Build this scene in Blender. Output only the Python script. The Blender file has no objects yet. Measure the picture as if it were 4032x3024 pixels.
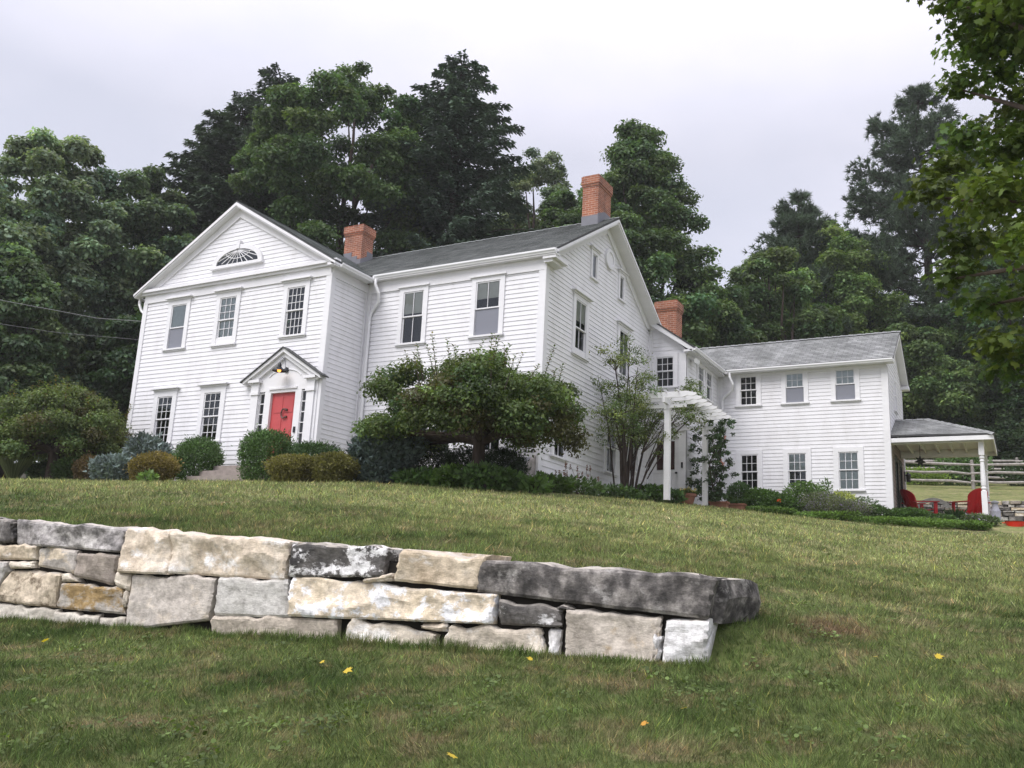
import bpy, math, random
import numpy as np
from mathutils import Vector

scn = bpy.context.scene
COL = scn.collection
rad = math.radians

# ------------------------------------------------------------------ camera
CAM = np.array([24.023, -18.519, -2.945])
cd = bpy.data.cameras.new("camera")
cd.sensor_fit = 'HORIZONTAL'; cd.sensor_width = 36.0
cd.lens = 36.0 * 3607.5 / 4032.0
cd.clip_start = 0.1; cd.clip_end = 2000
cam = bpy.data.objects.new("camera", cd); COL.objects.link(cam)
_y, _p, _r = -0.516, 0.225, -0.050
_f = Vector((math.sin(_y) * math.cos(_p), math.cos(_y) * math.cos(_p), math.sin(_p)))
_rt = Vector((math.cos(_y), -math.sin(_y), 0)); _u = _rt.cross(_f)
_R = _rt * math.cos(_r) - _u * math.sin(_r); _U = _rt * math.sin(_r) + _u * math.cos(_r)
from mathutils import Matrix
_m = Matrix((( _R.x, _U.x, -_f.x, CAM[0]), (_R.y, _U.y, -_f.y, CAM[1]), (_R.z, _U.z, -_f.z, CAM[2]), (0, 0, 0, 1)))
cam.matrix_world = _m
scn.camera = cam

# ------------------------------------------------------------------ sky (overcast) and soft sun
SUN_EL, SUN_AZ = rad(52), rad(200)          # azimuth clockwise from +Y
w = bpy.data.worlds.new("World"); scn.world = w; w.use_nodes = True
nt = w.node_tree; nt.nodes.clear()
out = nt.nodes.new('ShaderNodeOutputWorld')
sky = nt.nodes.new('ShaderNodeTexSky'); sky.sky_type = 'NISHITA'; sky.sun_disc = False
sky.sun_elevation = SUN_EL; sky.sun_rotation = SUN_AZ
b1 = nt.nodes.new('ShaderNodeBackground'); b1.inputs['Strength'].default_value = 0.05
nt.links.new(sky.outputs[0], b1.inputs['Color'])
tc = nt.nodes.new('ShaderNodeTexCoord')
sep = nt.nodes.new('ShaderNodeSeparateXYZ'); nt.links.new(tc.outputs['Generated'], sep.inputs[0])
mapn = nt.nodes.new('ShaderNodeMapping'); mapn.inputs['Scale'].default_value = (1.0, 1.0, 2.2)
nt.links.new(tc.outputs['Generated'], mapn.inputs[0])
nz = nt.nodes.new('ShaderNodeTexNoise'); nz.inputs['Scale'].default_value = 2.3; nz.inputs['Detail'].default_value = 5; nz.inputs['Roughness'].default_value = 0.5
nt.links.new(mapn.outputs[0], nz.inputs['Vector'])
rp = nt.nodes.new('ShaderNodeValToRGB')
rp.color_ramp.elements[0].position = 0.38; rp.color_ramp.elements[0].color = (0.575, 0.558, 0.612, 1)
rp.color_ramp.elements[1].position = 0.60; rp.color_ramp.elements[1].color = (0.675, 0.640, 0.690, 1)
nt.links.new(nz.outputs['Fac'], rp.inputs[0])
mr = nt.nodes.new('ShaderNodeMapRange'); mr.inputs['From Min'].default_value = 0.45; mr.inputs['From Max'].default_value = 0.95
mr.inputs['To Min'].default_value = 1.0; mr.inputs['To Max'].default_value = 2.75
nt.links.new(sep.outputs[2], mr.inputs[0])
b2 = nt.nodes.new('ShaderNodeBackground'); nt.links.new(rp.outputs[0], b2.inputs['Color']); nt.links.new(mr.outputs[0], b2.inputs['Strength'])
ad = nt.nodes.new('ShaderNodeAddShader'); nt.links.new(b1.outputs[0], ad.inputs[0]); nt.links.new(b2.outputs[0], ad.inputs[1])
nt.links.new(ad.outputs[0], out.inputs['Surface'])

sl = bpy.data.lights.new("sun", 'SUN'); sl.energy = 2.3; sl.angle = rad(35); sl.color = (1.0, 0.975, 0.95)
so = bpy.data.objects.new("sun", sl); COL.objects.link(so)
_sd = Vector((math.sin(SUN_AZ) * math.cos(SUN_EL), math.cos(SUN_AZ) * math.cos(SUN_EL), math.sin(SUN_EL)))
so.rotation_euler = _sd.to_track_quat('Z', 'Y').to_euler(); so.location = (20, -30, 40)

vs = scn.view_settings
vs.view_transform = 'Standard'; vs.look = 'None'; vs.exposure = 0.12; vs.gamma = 1.0; vs.use_curve_mapping = False
scn.cycles.max_bounces = 5; scn.cycles.transparent_max_bounces = 12
scn.cycles.diffuse_bounces = 2; scn.cycles.glossy_bounces = 3

# ------------------------------------------------------------------ materials
class NM:
    def __init__(s, name, rough=0.6, spec=0.3):
        s.m = bpy.data.materials.new(name); s.m.use_nodes = True
        s.t = s.m.node_tree; s.t.nodes.clear()
        s.o = s.n('ShaderNodeOutputMaterial'); s.b = s.n('ShaderNodeBsdfPrincipled')
        s.l(s.b.outputs[0], s.o.inputs[0])
        s.b.inputs['Roughness'].default_value = rough
        s.b.inputs['Specular IOR Level'].default_value = spec
    def n(s, typ, **kw):
        x = s.t.nodes.new(typ)
        for k, v in kw.items(): setattr(x, k, v)
        return x
    def l(s, a, b): s.t.links.new(a, b)
    def coord(s, kind='Object', scale=(1, 1, 1)):
        c = s.n('ShaderNodeTexCoord'); mp = s.n('ShaderNodeMapping'); mp.inputs['Scale'].default_value = scale
        s.l(c.outputs[kind], mp.inputs[0]); return mp.outputs[0]
    def pos(s, scale=(1, 1, 1)):
        g = s.n('ShaderNodeNewGeometry'); mp = s.n('ShaderNodeMapping'); mp.inputs['Scale'].default_value = scale
        s.l(g.outputs['Position'], mp.inputs[0]); return mp.outputs[0]
    def noise(s, vec, scale, detail=4, rough=0.55):
        x = s.n('ShaderNodeTexNoise'); x.inputs['Scale'].default_value = scale; x.inputs['Detail'].default_value = detail
        x.inputs['Roughness'].default_value = rough
        if vec is not None: s.l(vec, x.inputs['Vector'])
        return x.outputs['Fac']
    def ramp(s, fac, stops):
        x = s.n('ShaderNodeValToRGB'); e = x.color_ramp.elements
        while len(e) < len(stops): e.new(0.5)
        for k, (p, c) in enumerate(stops):
            e[k].position = p; e[k].color = tuple(c) + (1,)
        s.l(fac, x.inputs[0]); return x.outputs[0]
    def mix(s, fac, a, b, mode='MIX'):
        x = s.n('ShaderNodeMix', data_type='RGBA', blend_type=mode)
        if hasattr(fac, 'is_linked'): s.l(fac, x.inputs[0])
        else: x.inputs[0].default_value = fac
        for v, i in ((a, 6), (b, 7)):
            if hasattr(v, 'is_linked'): s.l(v, x.inputs[i])
            else: x.inputs[i].default_value = tuple(v) + (1,)
        return x.outputs[2]
    def attr(s, name='col'):
        x = s.n('ShaderNodeAttribute', attribute_name=name); return x.outputs['Color']
    def col(s, c):
        if hasattr(c, 'is_linked'): s.l(c, s.b.inputs['Base Color'])
        else: s.b.inputs['Base Color'].default_value = tuple(c) + (1,)
        return s
    def bump(s, h, strength=0.3, dist=0.02):
        x = s.n('ShaderNodeBump'); x.inputs['Strength'].default_value = strength; x.inputs['Distance'].default_value = dist
        s.l(h, x.inputs['Height']); s.l(x.outputs[0], s.b.inputs['Normal']); return s

def plain(name, c, rough=0.6, spec=0.3, var=0.12, scale=3.0, metal=0):
    k = NM(name, rough, spec)
    f = k.noise(k.pos(), scale)
    k.col(k.ramp(f, [(0.3, [v * (1 - var) for v in c]), (0.7, [min(1, v * (1 + var)) for v in c])]))
    k.b.inputs['Metallic'].default_value = metal
    return k.m

def white_paint(name, c, dirt):
    k = NM(name, 0.55, 0.25)
    f = k.noise(k.pos((1, 1, 0.35)), 2.2, 6, 0.65); g = k.noise(k.pos((0.5, 0.5, 9)), 1.0, 2)
    a = k.ramp(f, [(0.30, dirt), (0.52, c)])
    b = k.ramp(g, [(0.3, (0.95, 0.95, 0.95)), (0.7, (1, 1, 1))])
    k.col(k.mix(1.0, a, b, 'MULTIPLY'))
    return k.m
M = {}
M['siding'] = white_paint('white_clapboard_paint', (0.81, 0.805, 0.825), (0.715, 0.705, 0.715))
M['trim'] = white_paint('white_trim_paint', (0.81, 0.805, 0.82), (0.76, 0.755, 0.765))
M['gutter'] = plain('white_metal', (0.80, 0.80, 0.81), 0.35, 0.4, 0.03)

def brick():
    k = NM('red_brick', 0.85, 0.2)
    uv = k.n('ShaderNodeUVMap'); uv.uv_map = 'uv'
    br = k.n('ShaderNodeTexBrick'); k.l(uv.outputs[0], br.inputs['Vector'])
    br.inputs['Color1'].default_value = (0.36, 0.145, 0.085, 1); br.inputs['Color2'].default_value = (0.25, 0.09, 0.058, 1)
    br.inputs['Mortar'].default_value = (0.42, 0.30, 0.24, 1); br.inputs['Scale'].default_value = 1.0
    br.inputs['Mortar Size'].default_value = 0.008; br.inputs['Brick Width'].default_value = 0.21; br.inputs['Row Height'].default_value = 0.07
    f = k.noise(k.pos(), 2.5, 5)
    k.col(k.mix(1.0, br.outputs['Color'], k.ramp(f, [(0.3, (0.60, 0.64, 0.68)), (0.62, (1.1, 1.05, 1.0))]), 'MULTIPLY'))
    k.bump(br.outputs['Fac'], -0.5, 0.01)
    return k.m
M['brick'] = brick()
M['lead'] = plain('lead_flashing', (0.16, 0.16, 0.18), 0.5, 0.4)

def shingle(name, c1, c2, c3):
    k = NM(name, 0.9, 0.2)
    uv = k.n('ShaderNodeUVMap'); uv.uv_map = 'uv'
    br = k.n('ShaderNodeTexBrick'); k.l(uv.outputs[0], br.inputs['Vector'])
    br.inputs['Color1'].default_value = tuple(c1) + (1,); br.inputs['Color2'].default_value = tuple(c2) + (1,)
    br.inputs['Mortar'].default_value = tuple(c3) + (1,); br.inputs['Scale'].default_value = 1.0
    br.inputs['Mortar Size'].default_value = 0.006; br.inputs['Brick Width'].default_value = 0.33; br.inputs['Row Height'].default_value = 0.14
    br.offset_frequency = 2; br.inputs['Bias'].default_value = 0.1
    f = k.noise(k.pos(), 1.6, 6); g = k.noise(k.pos(), 40, 2)
    a = k.mix(1.0, br.outputs['Color'], k.ramp(f, [(0.3, (0.75, 0.75, 0.75)), (0.7, (1.2, 1.2, 1.2))]), 'MULTIPLY')
    mp = k.n('ShaderNodeMapping'); mp.inputs['Scale'].default_value = (2.2, 0.22, 1); k.l(uv.outputs[0], mp.inputs[0])
    st_ = k.noise(mp.outputs[0], 1.0, 5, 0.65); a = k.mix(1.0, a, k.ramp(st_, [(0.32, (0.80, 0.81, 0.79)), (0.62, (1.08, 1.08, 1.08))]), 'MULTIPLY')
    k.col(k.mix(0.6, a, k.ramp(g, [(0.3, (0.6, 0.6, 0.6)), (0.7, (1.3, 1.3, 1.3))]), 'MULTIPLY'))
    k.bump(g, 0.4, 0.01)
    return k.m
M['shingle_dark'] = shingle('dark_grey_shingle', (0.20, 0.215, 0.21), (0.31, 0.325, 0.32), (0.085, 0.087, 0.088))
M['shingle_light'] = shingle('mid_grey_shingle', (0.225, 0.232, 0.23), (0.33, 0.336, 0.333), (0.085, 0.085, 0.09))

def glass():
    k = NM('window_glass', 0.03, 0.5)
    tr = k.n('ShaderNodeBsdfTransparent'); tr.inputs[0].default_value = (0.86, 0.9, 0.9, 1)
    gl = k.n('ShaderNodeBsdfGlossy'); gl.inputs['Roughness'].default_value = 0.02; gl.inputs[0].default_value = (0.9, 0.95, 1.0, 1)
    nzb = k.n('ShaderNodeBump'); nzb.inputs['Strength'].default_value = 0.10; nzb.inputs['Distance'].default_value = 0.05
    k.l(k.noise(k.pos(), 2.0, 2), nzb.inputs['Height']); k.l(nzb.outputs[0], gl.inputs['Normal'])
    fr = k.n('ShaderNodeFresnel'); fr.inputs[0].default_value = 1.6
    mx = k.n('ShaderNodeMixShader'); k.l(fr.outputs[0], mx.inputs[0]); k.l(tr.outputs[0], mx.inputs[1]); k.l(gl.outputs[0], mx.inputs[2])
    k.l(mx.outputs[0], k.o.inputs[0]); return k.m
M['glass'] = glass()
M['room'] = plain('dark_room', (0.035, 0.036, 0.038), 0.9, 0.1)
M['blind'] = plain('cream_blind', (0.60, 0.585, 0.53), 0.8, 0.1, 0.05)
M['curtain'] = plain('pale_curtain', (0.55, 0.58, 0.58), 0.85, 0.1, 0.1, 8)
def screen():
    k = NM('insect_screen', 0.8, 0.1); k.col((0.30, 0.31, 0.355))
    tr = k.n('ShaderNodeBsdfTransparent'); mx = k.n('ShaderNodeMixShader'); mx.inputs[0].default_value = 0.72
    k.l(tr.outputs[0], mx.inputs[1]); k.l(k.b.outputs[0], mx.inputs[2]); k.l(mx.outputs[0], k.o.inputs[0]); return k.m
M['screen'] = screen()
M['red_door'] = plain('red_door_paint', (0.50, 0.075, 0.078), 0.45, 0.4, 0.06)
M['red_plastic'] = plain('red_plastic', (0.50, 0.012, 0.022), 0.4, 0.45, 0.06)
M['red_bright'] = plain('bright_red_plastic', (0.75, 0.03, 0.015), 0.4, 0.45, 0.06)
M['black'] = plain('black_metal', (0.02, 0.021, 0.025), 0.45, 0.4)
M['bronze'] = plain('aged_bronze', (0.10, 0.06, 0.05), 0.5, 0.4)
M['maroon'] = plain('maroon_glass', (0.035, 0.010, 0.012), 0.15, 0.5)
M['steps'] = plain('grey_brown_stone', (0.30, 0.26, 0.235), 0.9, 0.15, 0.2, 5)
M['foundation'] = plain('foundation_stone', (0.22, 0.21, 0.20), 0.9, 0.15, 0.3, 4)
M['terracotta'] = plain('terracotta', (0.25, 0.115, 0.08), 0.85, 0.2, 0.15, 6)
M['oldwood'] = plain('weathered_wood', (0.33, 0.305, 0.285), 0.9, 0.15, 0.3, 7)
M['greywood'] = plain('grey_rail_wood', (0.27, 0.25, 0.235), 0.9, 0.15, 0.25, 7)
M['palewood'] = plain('pale_grey_wood', (0.52, 0.51, 0.48), 0.9, 0.15, 0.2, 9)
M['zinc'] = plain('dull_zinc', (0.36, 0.36, 0.42), 0.45, 0.5, 0.15, 6)
M['cellar'] = plain('grey_cellar_door_paint', (0.20, 0.205, 0.22), 0.6, 0.3)
M['soil'] = plain('dark_mulch', (0.05, 0.038, 0.03), 0.95, 0.1, 0.4, 9)
M['patio'] = plain('patio_gravel', (0.24, 0.225, 0.20), 0.95, 0.1, 0.25, 14)
M['brownside'] = plain('brown_siding_with_red_light', (0.33, 0.27, 0.26), 0.85, 0.2, 0.12, 5)  # brownish siding with the red light on it mixed into the colour
M['cable'] = plain('cable_rubber', (0.28, 0.28, 0.29), 0.6, 0.3)
def glow():
    k = NM('lamp_bulb', 0.4); k.col((0.9, 0.6, 0.2))
    k.b.inputs['Emission Color'].default_value = (1.0, 0.36, 0.06, 1); k.b.inputs['Emission Strength'].default_value = 2.2
    return k.m
M['bulb'] = glow()

def bark(name, c, scale=9):
    k = NM(name, 0.95, 0.1)
    f = k.noise(k.coord('Object', (1, 1, 0.2)), scale, 5)
    k.col(k.ramp(f, [(0.3, [v * 0.55 for v in c]), (0.7, [v * 1.35 for v in c])])); k.bump(f, 0.8, 0.03); return k.m
M['bark'] = bark('grey_brown_bark', (0.11, 0.085, 0.07))
M['bark_dark'] = bark('dark_bark', (0.06, 0.045, 0.04))

def leafmat(name, transl=0.35, rough=0.55):
    k = NM(name, rough, 0.25)
    c = k.attr('col'); k.col(c)
    tr = k.n('ShaderNodeBsdfTranslucent')
    k.l(k.mix(1.0, c, (1.25, 1.35, 0.6), 'MULTIPLY'), tr.inputs[0])
    mx = k.n('ShaderNodeMixShader'); mx.inputs[0].default_value = transl
    k.l(k.b.outputs[0], mx.inputs[1]); k.l(tr.outputs[0], mx.inputs[2]); k.l(mx.outputs[0], k.o.inputs[0]); return k.m
M['leaf'] = leafmat('broad_leaf')
M['needle'] = leafmat('needle_leaf', 0.12, 0.65)
M['petal'] = leafmat('petal', 0.3)

def grassmat(blade):
    k = NM('grass_blades' if blade else 'lawn_soil_and_thatch', 0.8, 0.1)
    P = k.pos()
    big = k.noise(P, 0.55, 4, 0.6); mid = k.noise(k.pos((1, 1.0, 1)), 2.4, 6, 0.68); fine = k.noise(P, 12, 3, 0.6)
    sy = k.n('ShaderNodeSeparateXYZ'); k.l(P, sy.inputs[0])
    mr = k.n('ShaderNodeMapRange'); mr.interpolation_type = 'SMOOTHSTEP'
    mr.inputs['From Min'].default_value = -12.0; mr.inputs['From Max'].default_value = -5.0
    k.l(sy.outputs[1], mr.inputs[0])
    green = k.mix(mr.outputs[0], (0.122, 0.162, 0.058), (0.245, 0.280, 0.118))
    dry = k.mix(mr.outputs[0], (0.225, 0.188, 0.112), (0.375, 0.335, 0.205))
    dark = k.mix(mr.outputs[0], (0.060, 0.094, 0.030), (0.138, 0.178, 0.068))
    f1 = k.ramp(mid, [(0.49, (0, 0, 0)), (0.66, (0.9, 0.9, 0.9))])
    f2 = k.ramp(big, [(0.36, (1, 1, 1)), (0.52, (0, 0, 0))])
    c = k.mix(f2, green, dark)
    c = k.mix(f1, c, dry)
    f3 = k.ramp(fine, [(0.3, (0.58, 0.6, 0.58)), (0.7, (1.35, 1.32, 1.3))])
    c = k.mix(1.0, c, f3, 'MULTIPLY')
    vd = k.n('ShaderNodeVectorMath', operation='DISTANCE'); k.l(P, vd.inputs[0]); vd.inputs[1].default_value = (22.55, -10.25, -3.12)
    ds = k.n('ShaderNodeMath', operation='ADD'); k.l(vd.outputs['Value'], ds.inputs[0]); k.l(k.noise(P, 5, 4), ds.inputs[1])
    bare = k.ramp(ds.outputs[0], [(0.62, (0.9, 0.9, 0.9)), (0.95, (0, 0, 0))]); c = k.mix(bare, c, (0.19, 0.135, 0.085))
    if blade:
        c = k.mix(1.0, c, k.attr('col'), 'MULTIPLY')
        k.col(c)
        tr = k.n('ShaderNodeBsdfTranslucent'); k.l(c, tr.inputs[0])
        mx = k.n('ShaderNodeMixShader'); mx.inputs[0].default_value = 0.3
        k.l(k.b.outputs[0], mx.inputs[1]); k.l(tr.outputs[0], mx.inputs[2]); k.l(mx.outputs[0], k.o.inputs[0])
    else:
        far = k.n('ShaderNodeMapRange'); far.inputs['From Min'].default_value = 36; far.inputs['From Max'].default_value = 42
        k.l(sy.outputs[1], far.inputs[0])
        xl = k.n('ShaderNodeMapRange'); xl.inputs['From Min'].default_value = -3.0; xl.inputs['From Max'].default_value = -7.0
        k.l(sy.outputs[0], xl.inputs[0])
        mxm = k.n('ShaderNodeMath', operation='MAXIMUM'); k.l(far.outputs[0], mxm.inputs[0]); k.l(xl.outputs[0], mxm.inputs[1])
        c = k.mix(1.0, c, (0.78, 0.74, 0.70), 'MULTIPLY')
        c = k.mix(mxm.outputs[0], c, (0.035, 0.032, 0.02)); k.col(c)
        k.bump(k.noise(P, 30, 3), 0.6, 0.03)
    return k.m
M['blade'] = grassmat(True); M['lawn'] = grassmat(False)

def stone(name, stops, stain=None, stain_pos=(0.5, 0.6), rough=0.9, scale=2.4):
    k = NM(name, rough, 0.2)
    a = k.noise(k.pos(), scale, 6, 0.62)
    c = k.ramp(a, stops)
    if stain:
        b = k.noise(k.pos((1, 1, 1.4)), 3.1, 6, 0.7)
        c = k.mix(k.ramp(b, [(stain_pos[0], (0, 0, 0)), (stain_pos[1], (1, 1, 1))]), c, stain)
    f = k.noise(k.pos(), 14, 5, 0.7)
    c = k.mix(1.0, c, k.ramp(f, [(0.3, (0.76, 0.75, 0.74)), (0.62, (1.42, 1.42, 1.42))]), 'MULTIPLY')
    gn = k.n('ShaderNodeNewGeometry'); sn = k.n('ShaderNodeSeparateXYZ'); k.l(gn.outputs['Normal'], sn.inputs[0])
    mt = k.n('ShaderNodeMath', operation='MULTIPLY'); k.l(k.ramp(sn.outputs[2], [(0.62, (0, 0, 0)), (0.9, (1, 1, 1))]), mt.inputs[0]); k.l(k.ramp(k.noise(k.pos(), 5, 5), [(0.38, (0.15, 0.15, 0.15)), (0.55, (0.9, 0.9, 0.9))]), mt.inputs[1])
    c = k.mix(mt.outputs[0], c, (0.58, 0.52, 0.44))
    hs = k.n('ShaderNodeHueSaturation'); hs.inputs['Saturation'].default_value = 0.82; k.l(c, hs.inputs['Color']); k.col(hs.outputs[0])
    h = k.noise(k.pos((1, 1, 1.6)), 9, 10, 0.74); k.bump(h, 0.8, 0.028)
    return k.m
ST = {
 'dark': stone('dark_lichen_stone', [(0.36, (0.045, 0.042, 0.040)), (0.50, (0.115, 0.105, 0.098)), (0.64, (0.29, 0.265, 0.24))], (0.44, 0.42, 0.39), (0.56, 0.72), scale=6),
 'lich': stone('grey_lichen_stone', [(0.3, (0.11, 0.105, 0.10)), (0.55, (0.27, 0.25, 0.24)), (0.75, (0.40, 0.37, 0.35))], (0.56, 0.53, 0.50), (0.50, 0.64), scale=7),
 'tan': stone('tan_stone', [(0.3, (0.46, 0.36, 0.245)), (0.55, (0.60, 0.50, 0.37)), (0.75, (0.67, 0.61, 0.53))], (0.74, 0.72, 0.69), (0.53, 0.64)),
 'tanb': stone('tan_brown_stone', [(0.3, (0.38, 0.29, 0.18)), (0.6, (0.56, 0.46, 0.32)), (0.8, (0.63, 0.57, 0.48))], (0.70, 0.67, 0.63), (0.56, 0.68)),
 'cream': stone('cream_stone', [(0.3, (0.50, 0.43, 0.33)), (0.6, (0.62, 0.55, 0.44))], None),
 'greyw': stone('pale_grey_stone', [(0.3, (0.33, 0.31, 0.28)), (0.6, (0.46, 0.44, 0.41))], None),
 'greytan': stone('grey_tan_stone', [(0.3, (0.26, 0.23, 0.20)), (0.6, (0.47, 0.43, 0.38))], (0.57, 0.47, 0.33), (0.52, 0.60)),
 'brown': stone('grey_brown_stone_block', [(0.3, (0.17, 0.14, 0.12)), (0.6, (0.34, 0.285, 0.23)), (0.8, (0.45, 0.36, 0.24))], None),
 'ochre': stone('ochre_stained_stone', [(0.35, (0.36, 0.32, 0.27)), (0.6, (0.46, 0.42, 0.36))], (0.30, 0.19, 0.055), (0.46, 0.56)),
 'ochre2': stone('tan_stone_with_ochre_stain', [(0.35, (0.50, 0.41, 0.28)), (0.6, (0.56, 0.46, 0.33))], (0.17, 0.125, 0.075), (0.50, 0.60)),
 'big': stone('smooth_grey_tan_stone', [(0.3, (0.39, 0.345, 0.295)), (0.6, (0.50, 0.45, 0.39))], (0.56, 0.475, 0.36), (0.52, 0.68), scale=1.6),
 'bigt': stone('rough_tan_grey_stone', [(0.3, (0.37, 0.32, 0.26)), (0.6, (0.52, 0.46, 0.38)), (0.8, (0.60, 0.55, 0.49))], (0.42, 0.32, 0.19), (0.60, 0.72)),
 'grey': stone('even_grey_stone', [(0.3, (0.42, 0.40, 0.36)), (0.6, (0.54, 0.52, 0.48))], None, scale=1.6),
 'dkw': stone('black_and_white_stone', [(0.35, (0.045, 0.043, 0.042)), (0.6, (0.13, 0.12, 0.11))], (0.68, 0.67, 0.66), (0.50, 0.55), scale=4),
 'dkw2': stone('dark_grey_stone', [(0.35, (0.075, 0.070, 0.066)), (0.6, (0.19, 0.175, 0.16))], (0.55, 0.54, 0.53), (0.60, 0.66), scale=3),
 'brownt': stone('low_brown_tan_stone', [(0.3, (0.34, 0.285, 0.22)), (0.6, (0.50, 0.43, 0.34))], None),
 'lowcream': stone('low_cream_stone', [(0.3, (0.40, 0.36, 0.29)), (0.6, (0.54, 0.50, 0.42))], None),
 'tanw': stone('tan_stone_with_white_quartz', [(0.35, (0.52, 0.42, 0.27)), (0.6, (0.61, 0.51, 0.37))], (0.78, 0.78, 0.79), (0.49, 0.54), scale=2),
 'tanw2': stone('tan_stone_with_pale_face', [(0.3, (0.43, 0.36, 0.27)), (0.6, (0.58, 0.51, 0.40))], (0.72, 0.69, 0.64), (0.52, 0.62)),
 'white': stone('white_stone', [(0.3, (0.50, 0.48, 0.45)), (0.6, (0.70, 0.69, 0.68))], (0.44, 0.36, 0.25), (0.66, 0.74)),
}
M['gap'] = plain('dark_wall_core', (0.03, 0.027, 0.024), 0.95, 0.05)

# ------------------------------------------------------------------ helpers
ORG = {}
class MB:
    """collects polygons in world coordinates and links them as one mesh object"""
    def __init__(s): s.v = []; s.f = []; s.mi = []; s.uv = []; s.sm = []
    def poly(s, pts, mi=0, uv=None, smooth=False):
        b = len(s.v); s.v += [tuple(p) for p in pts]; s.f.append(tuple(range(b, b + len(pts)))); s.mi.append(mi)
        s.uv.append(uv); s.sm.append(smooth)
    def hexa(s, p, mi=0):
        """p: 8 points, bottom ring 0-3 then top ring 4-7"""
        for q in ((0, 3, 2, 1), (4, 5, 6, 7), (0, 1, 5, 4), (1, 2, 6, 5), (2, 3, 7, 6), (3, 0, 4, 7)):
            s.poly([p[i] for i in q], mi)
    def box(s, T, u0, u1, d0, d1, z0, z1, mi=0):
        s.hexa([T(u0, d0, z0), T(u1, d0, z0), T(u1, d1, z0), T(u0, d1, z0), T(u0, d0, z1), T(u1, d0, z1), T(u1, d1, z1), T(u0, d1, z1)], mi)
    def extr(s, pts, vec, mi=0):
        q = [(p[0] + vec[0], p[1] + vec[1], p[2] + vec[2]) for p in pts]; n = len(pts)
        s.poly(pts, mi); s.poly(q[::-1], mi)
        for i in range(n):
            j = (i + 1) % n; s.poly([pts[i], q[i], q[j], pts[j]], mi)
    def tube(s, pts, rs, n=8, mi=0, caps=True):
        pts = [Vector(p) for p in pts]
        if not hasattr(rs, '__len__'): rs = [rs] * len(pts)
        rings = []; ref = None
        for i, p in enumerate(pts):
            t = (pts[min(i + 1, len(pts) - 1)] - pts[max(i - 1, 0)]).normalized()
            if ref is None: ref = Vector((0, 0, 1)) if abs(t.z) < 0.9 else Vector((1, 0, 0))
            a = t.cross(ref).normalized(); b = a.cross(t).normalized(); ref = b
            rings.append([p + (a * math.cos(6.2832 * k / n) + b * math.sin(6.2832 * k / n)) * rs[i] for k in range(n)])
        for i in range(len(rings) - 1):
            for k in range(n):
                j = (k + 1) % n; s.poly([rings[i][k], rings[i][j], rings[i + 1][j], rings[i + 1][k]], mi, None, True)
        if caps: s.poly(rings[0][::-1], mi); s.poly(rings[-1], mi)
    def lathe(s, c, prof, n=16, mi=0, cap=True):
        rings = [[(c[0] + r * math.cos(6.28318 * k / n), c[1] + r * math.sin(6.28318 * k / n), c[2] + z) for k in range(n)] for r, z in prof]
        for i in range(len(rings) - 1):
            for k in range(n):
                j = (k + 1) % n; s.poly([rings[i][k], rings[i][j], rings[i + 1][j], rings[i + 1][k]], mi, None, True)
        if cap: s.poly(rings[0][::-1], mi); s.poly(rings[-1], mi)
    def build(s, name, mats, parent=None, loc=None):
        if not isinstance(mats, (list, tuple)): mats = [mats]
        off = ORG[parent.name] if parent else Vector(loc if loc else (0, 0, 0))
        me = bpy.data.meshes.new(name)
        me.from_pydata([(x - off[0], y - off[1], z - off[2]) for x, y, z in s.v], [], s.f)
        for m in mats: me.materials.append(m)
        me.polygons.foreach_set('material_index', s.mi)
        me.polygons.foreach_set('use_smooth', s.sm)
        if any(u for u in s.uv):
            L = me.uv_layers.new(name='uv'); fl = []
            for f, u in zip(s.f, s.uv):
                for k in range(len(f)): fl += list(u[k]) if u else [0, 0]
            L.data.foreach_set('uv', fl)
        me.update()
        o = bpy.data.objects.new(name, me); COL.objects.link(o)
        if parent: o.parent = parent; ORG[o.name] = ORG[parent.name]
        else: o.location = off; ORG[o.name] = off
        return o

def tag(o, label=None, cat=None, group=None, kind=None):
    if label: o['label'] = label
    if cat: o['category'] = cat
    if group: o['group'] = group
    if kind: o['kind'] = kind
    return o
def thing(name, loc, label, cat, group=None):
    o = bpy.data.objects.new(name, None); o.empty_display_size = 0.3; COL.objects.link(o); o.location = loc
    ORG[o.name] = Vector(loc); return tag(o, label, cat, group)

def mesh_np(name, V, F, col, mat, parent=None, loc=(0, 0, 0)):
    """V (n,3); F (m,k) with one k; col (n,3) per vertex"""
    off = np.array(ORG[parent.name] if parent else loc, float)
    me = bpy.data.meshes.new(name); n = len(V); m, k = F.shape
    me.vertices.add(n); me.vertices.foreach_set('co', (V - off).astype(np.float32).ravel())
    me.loops.add(m * k); me.loops.foreach_set('vertex_index', F.astype(np.int32).ravel())
    me.polygons.add(m); me.polygons.foreach_set('loop_start', (np.arange(m) * k).astype(np.int32))
    me.polygons.foreach_set('loop_total', np.full(m, k, np.int32))
    if col is not None:
        a = me.attributes.new('col', 'FLOAT_COLOR', 'POINT')
        a.data.foreach_set('color', np.concatenate([col, np.ones((n, 1))], 1).astype(np.float32).ravel())
    me.materials.append(mat); me.update(calc_edges=True)
    o = bpy.data.objects.new(name, me); COL.objects.link(o)
    if parent: o.parent = parent; ORG[o.name] = ORG[parent.name]
    else: o.location = loc; ORG[o.name] = Vector(loc)
    return o

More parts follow.
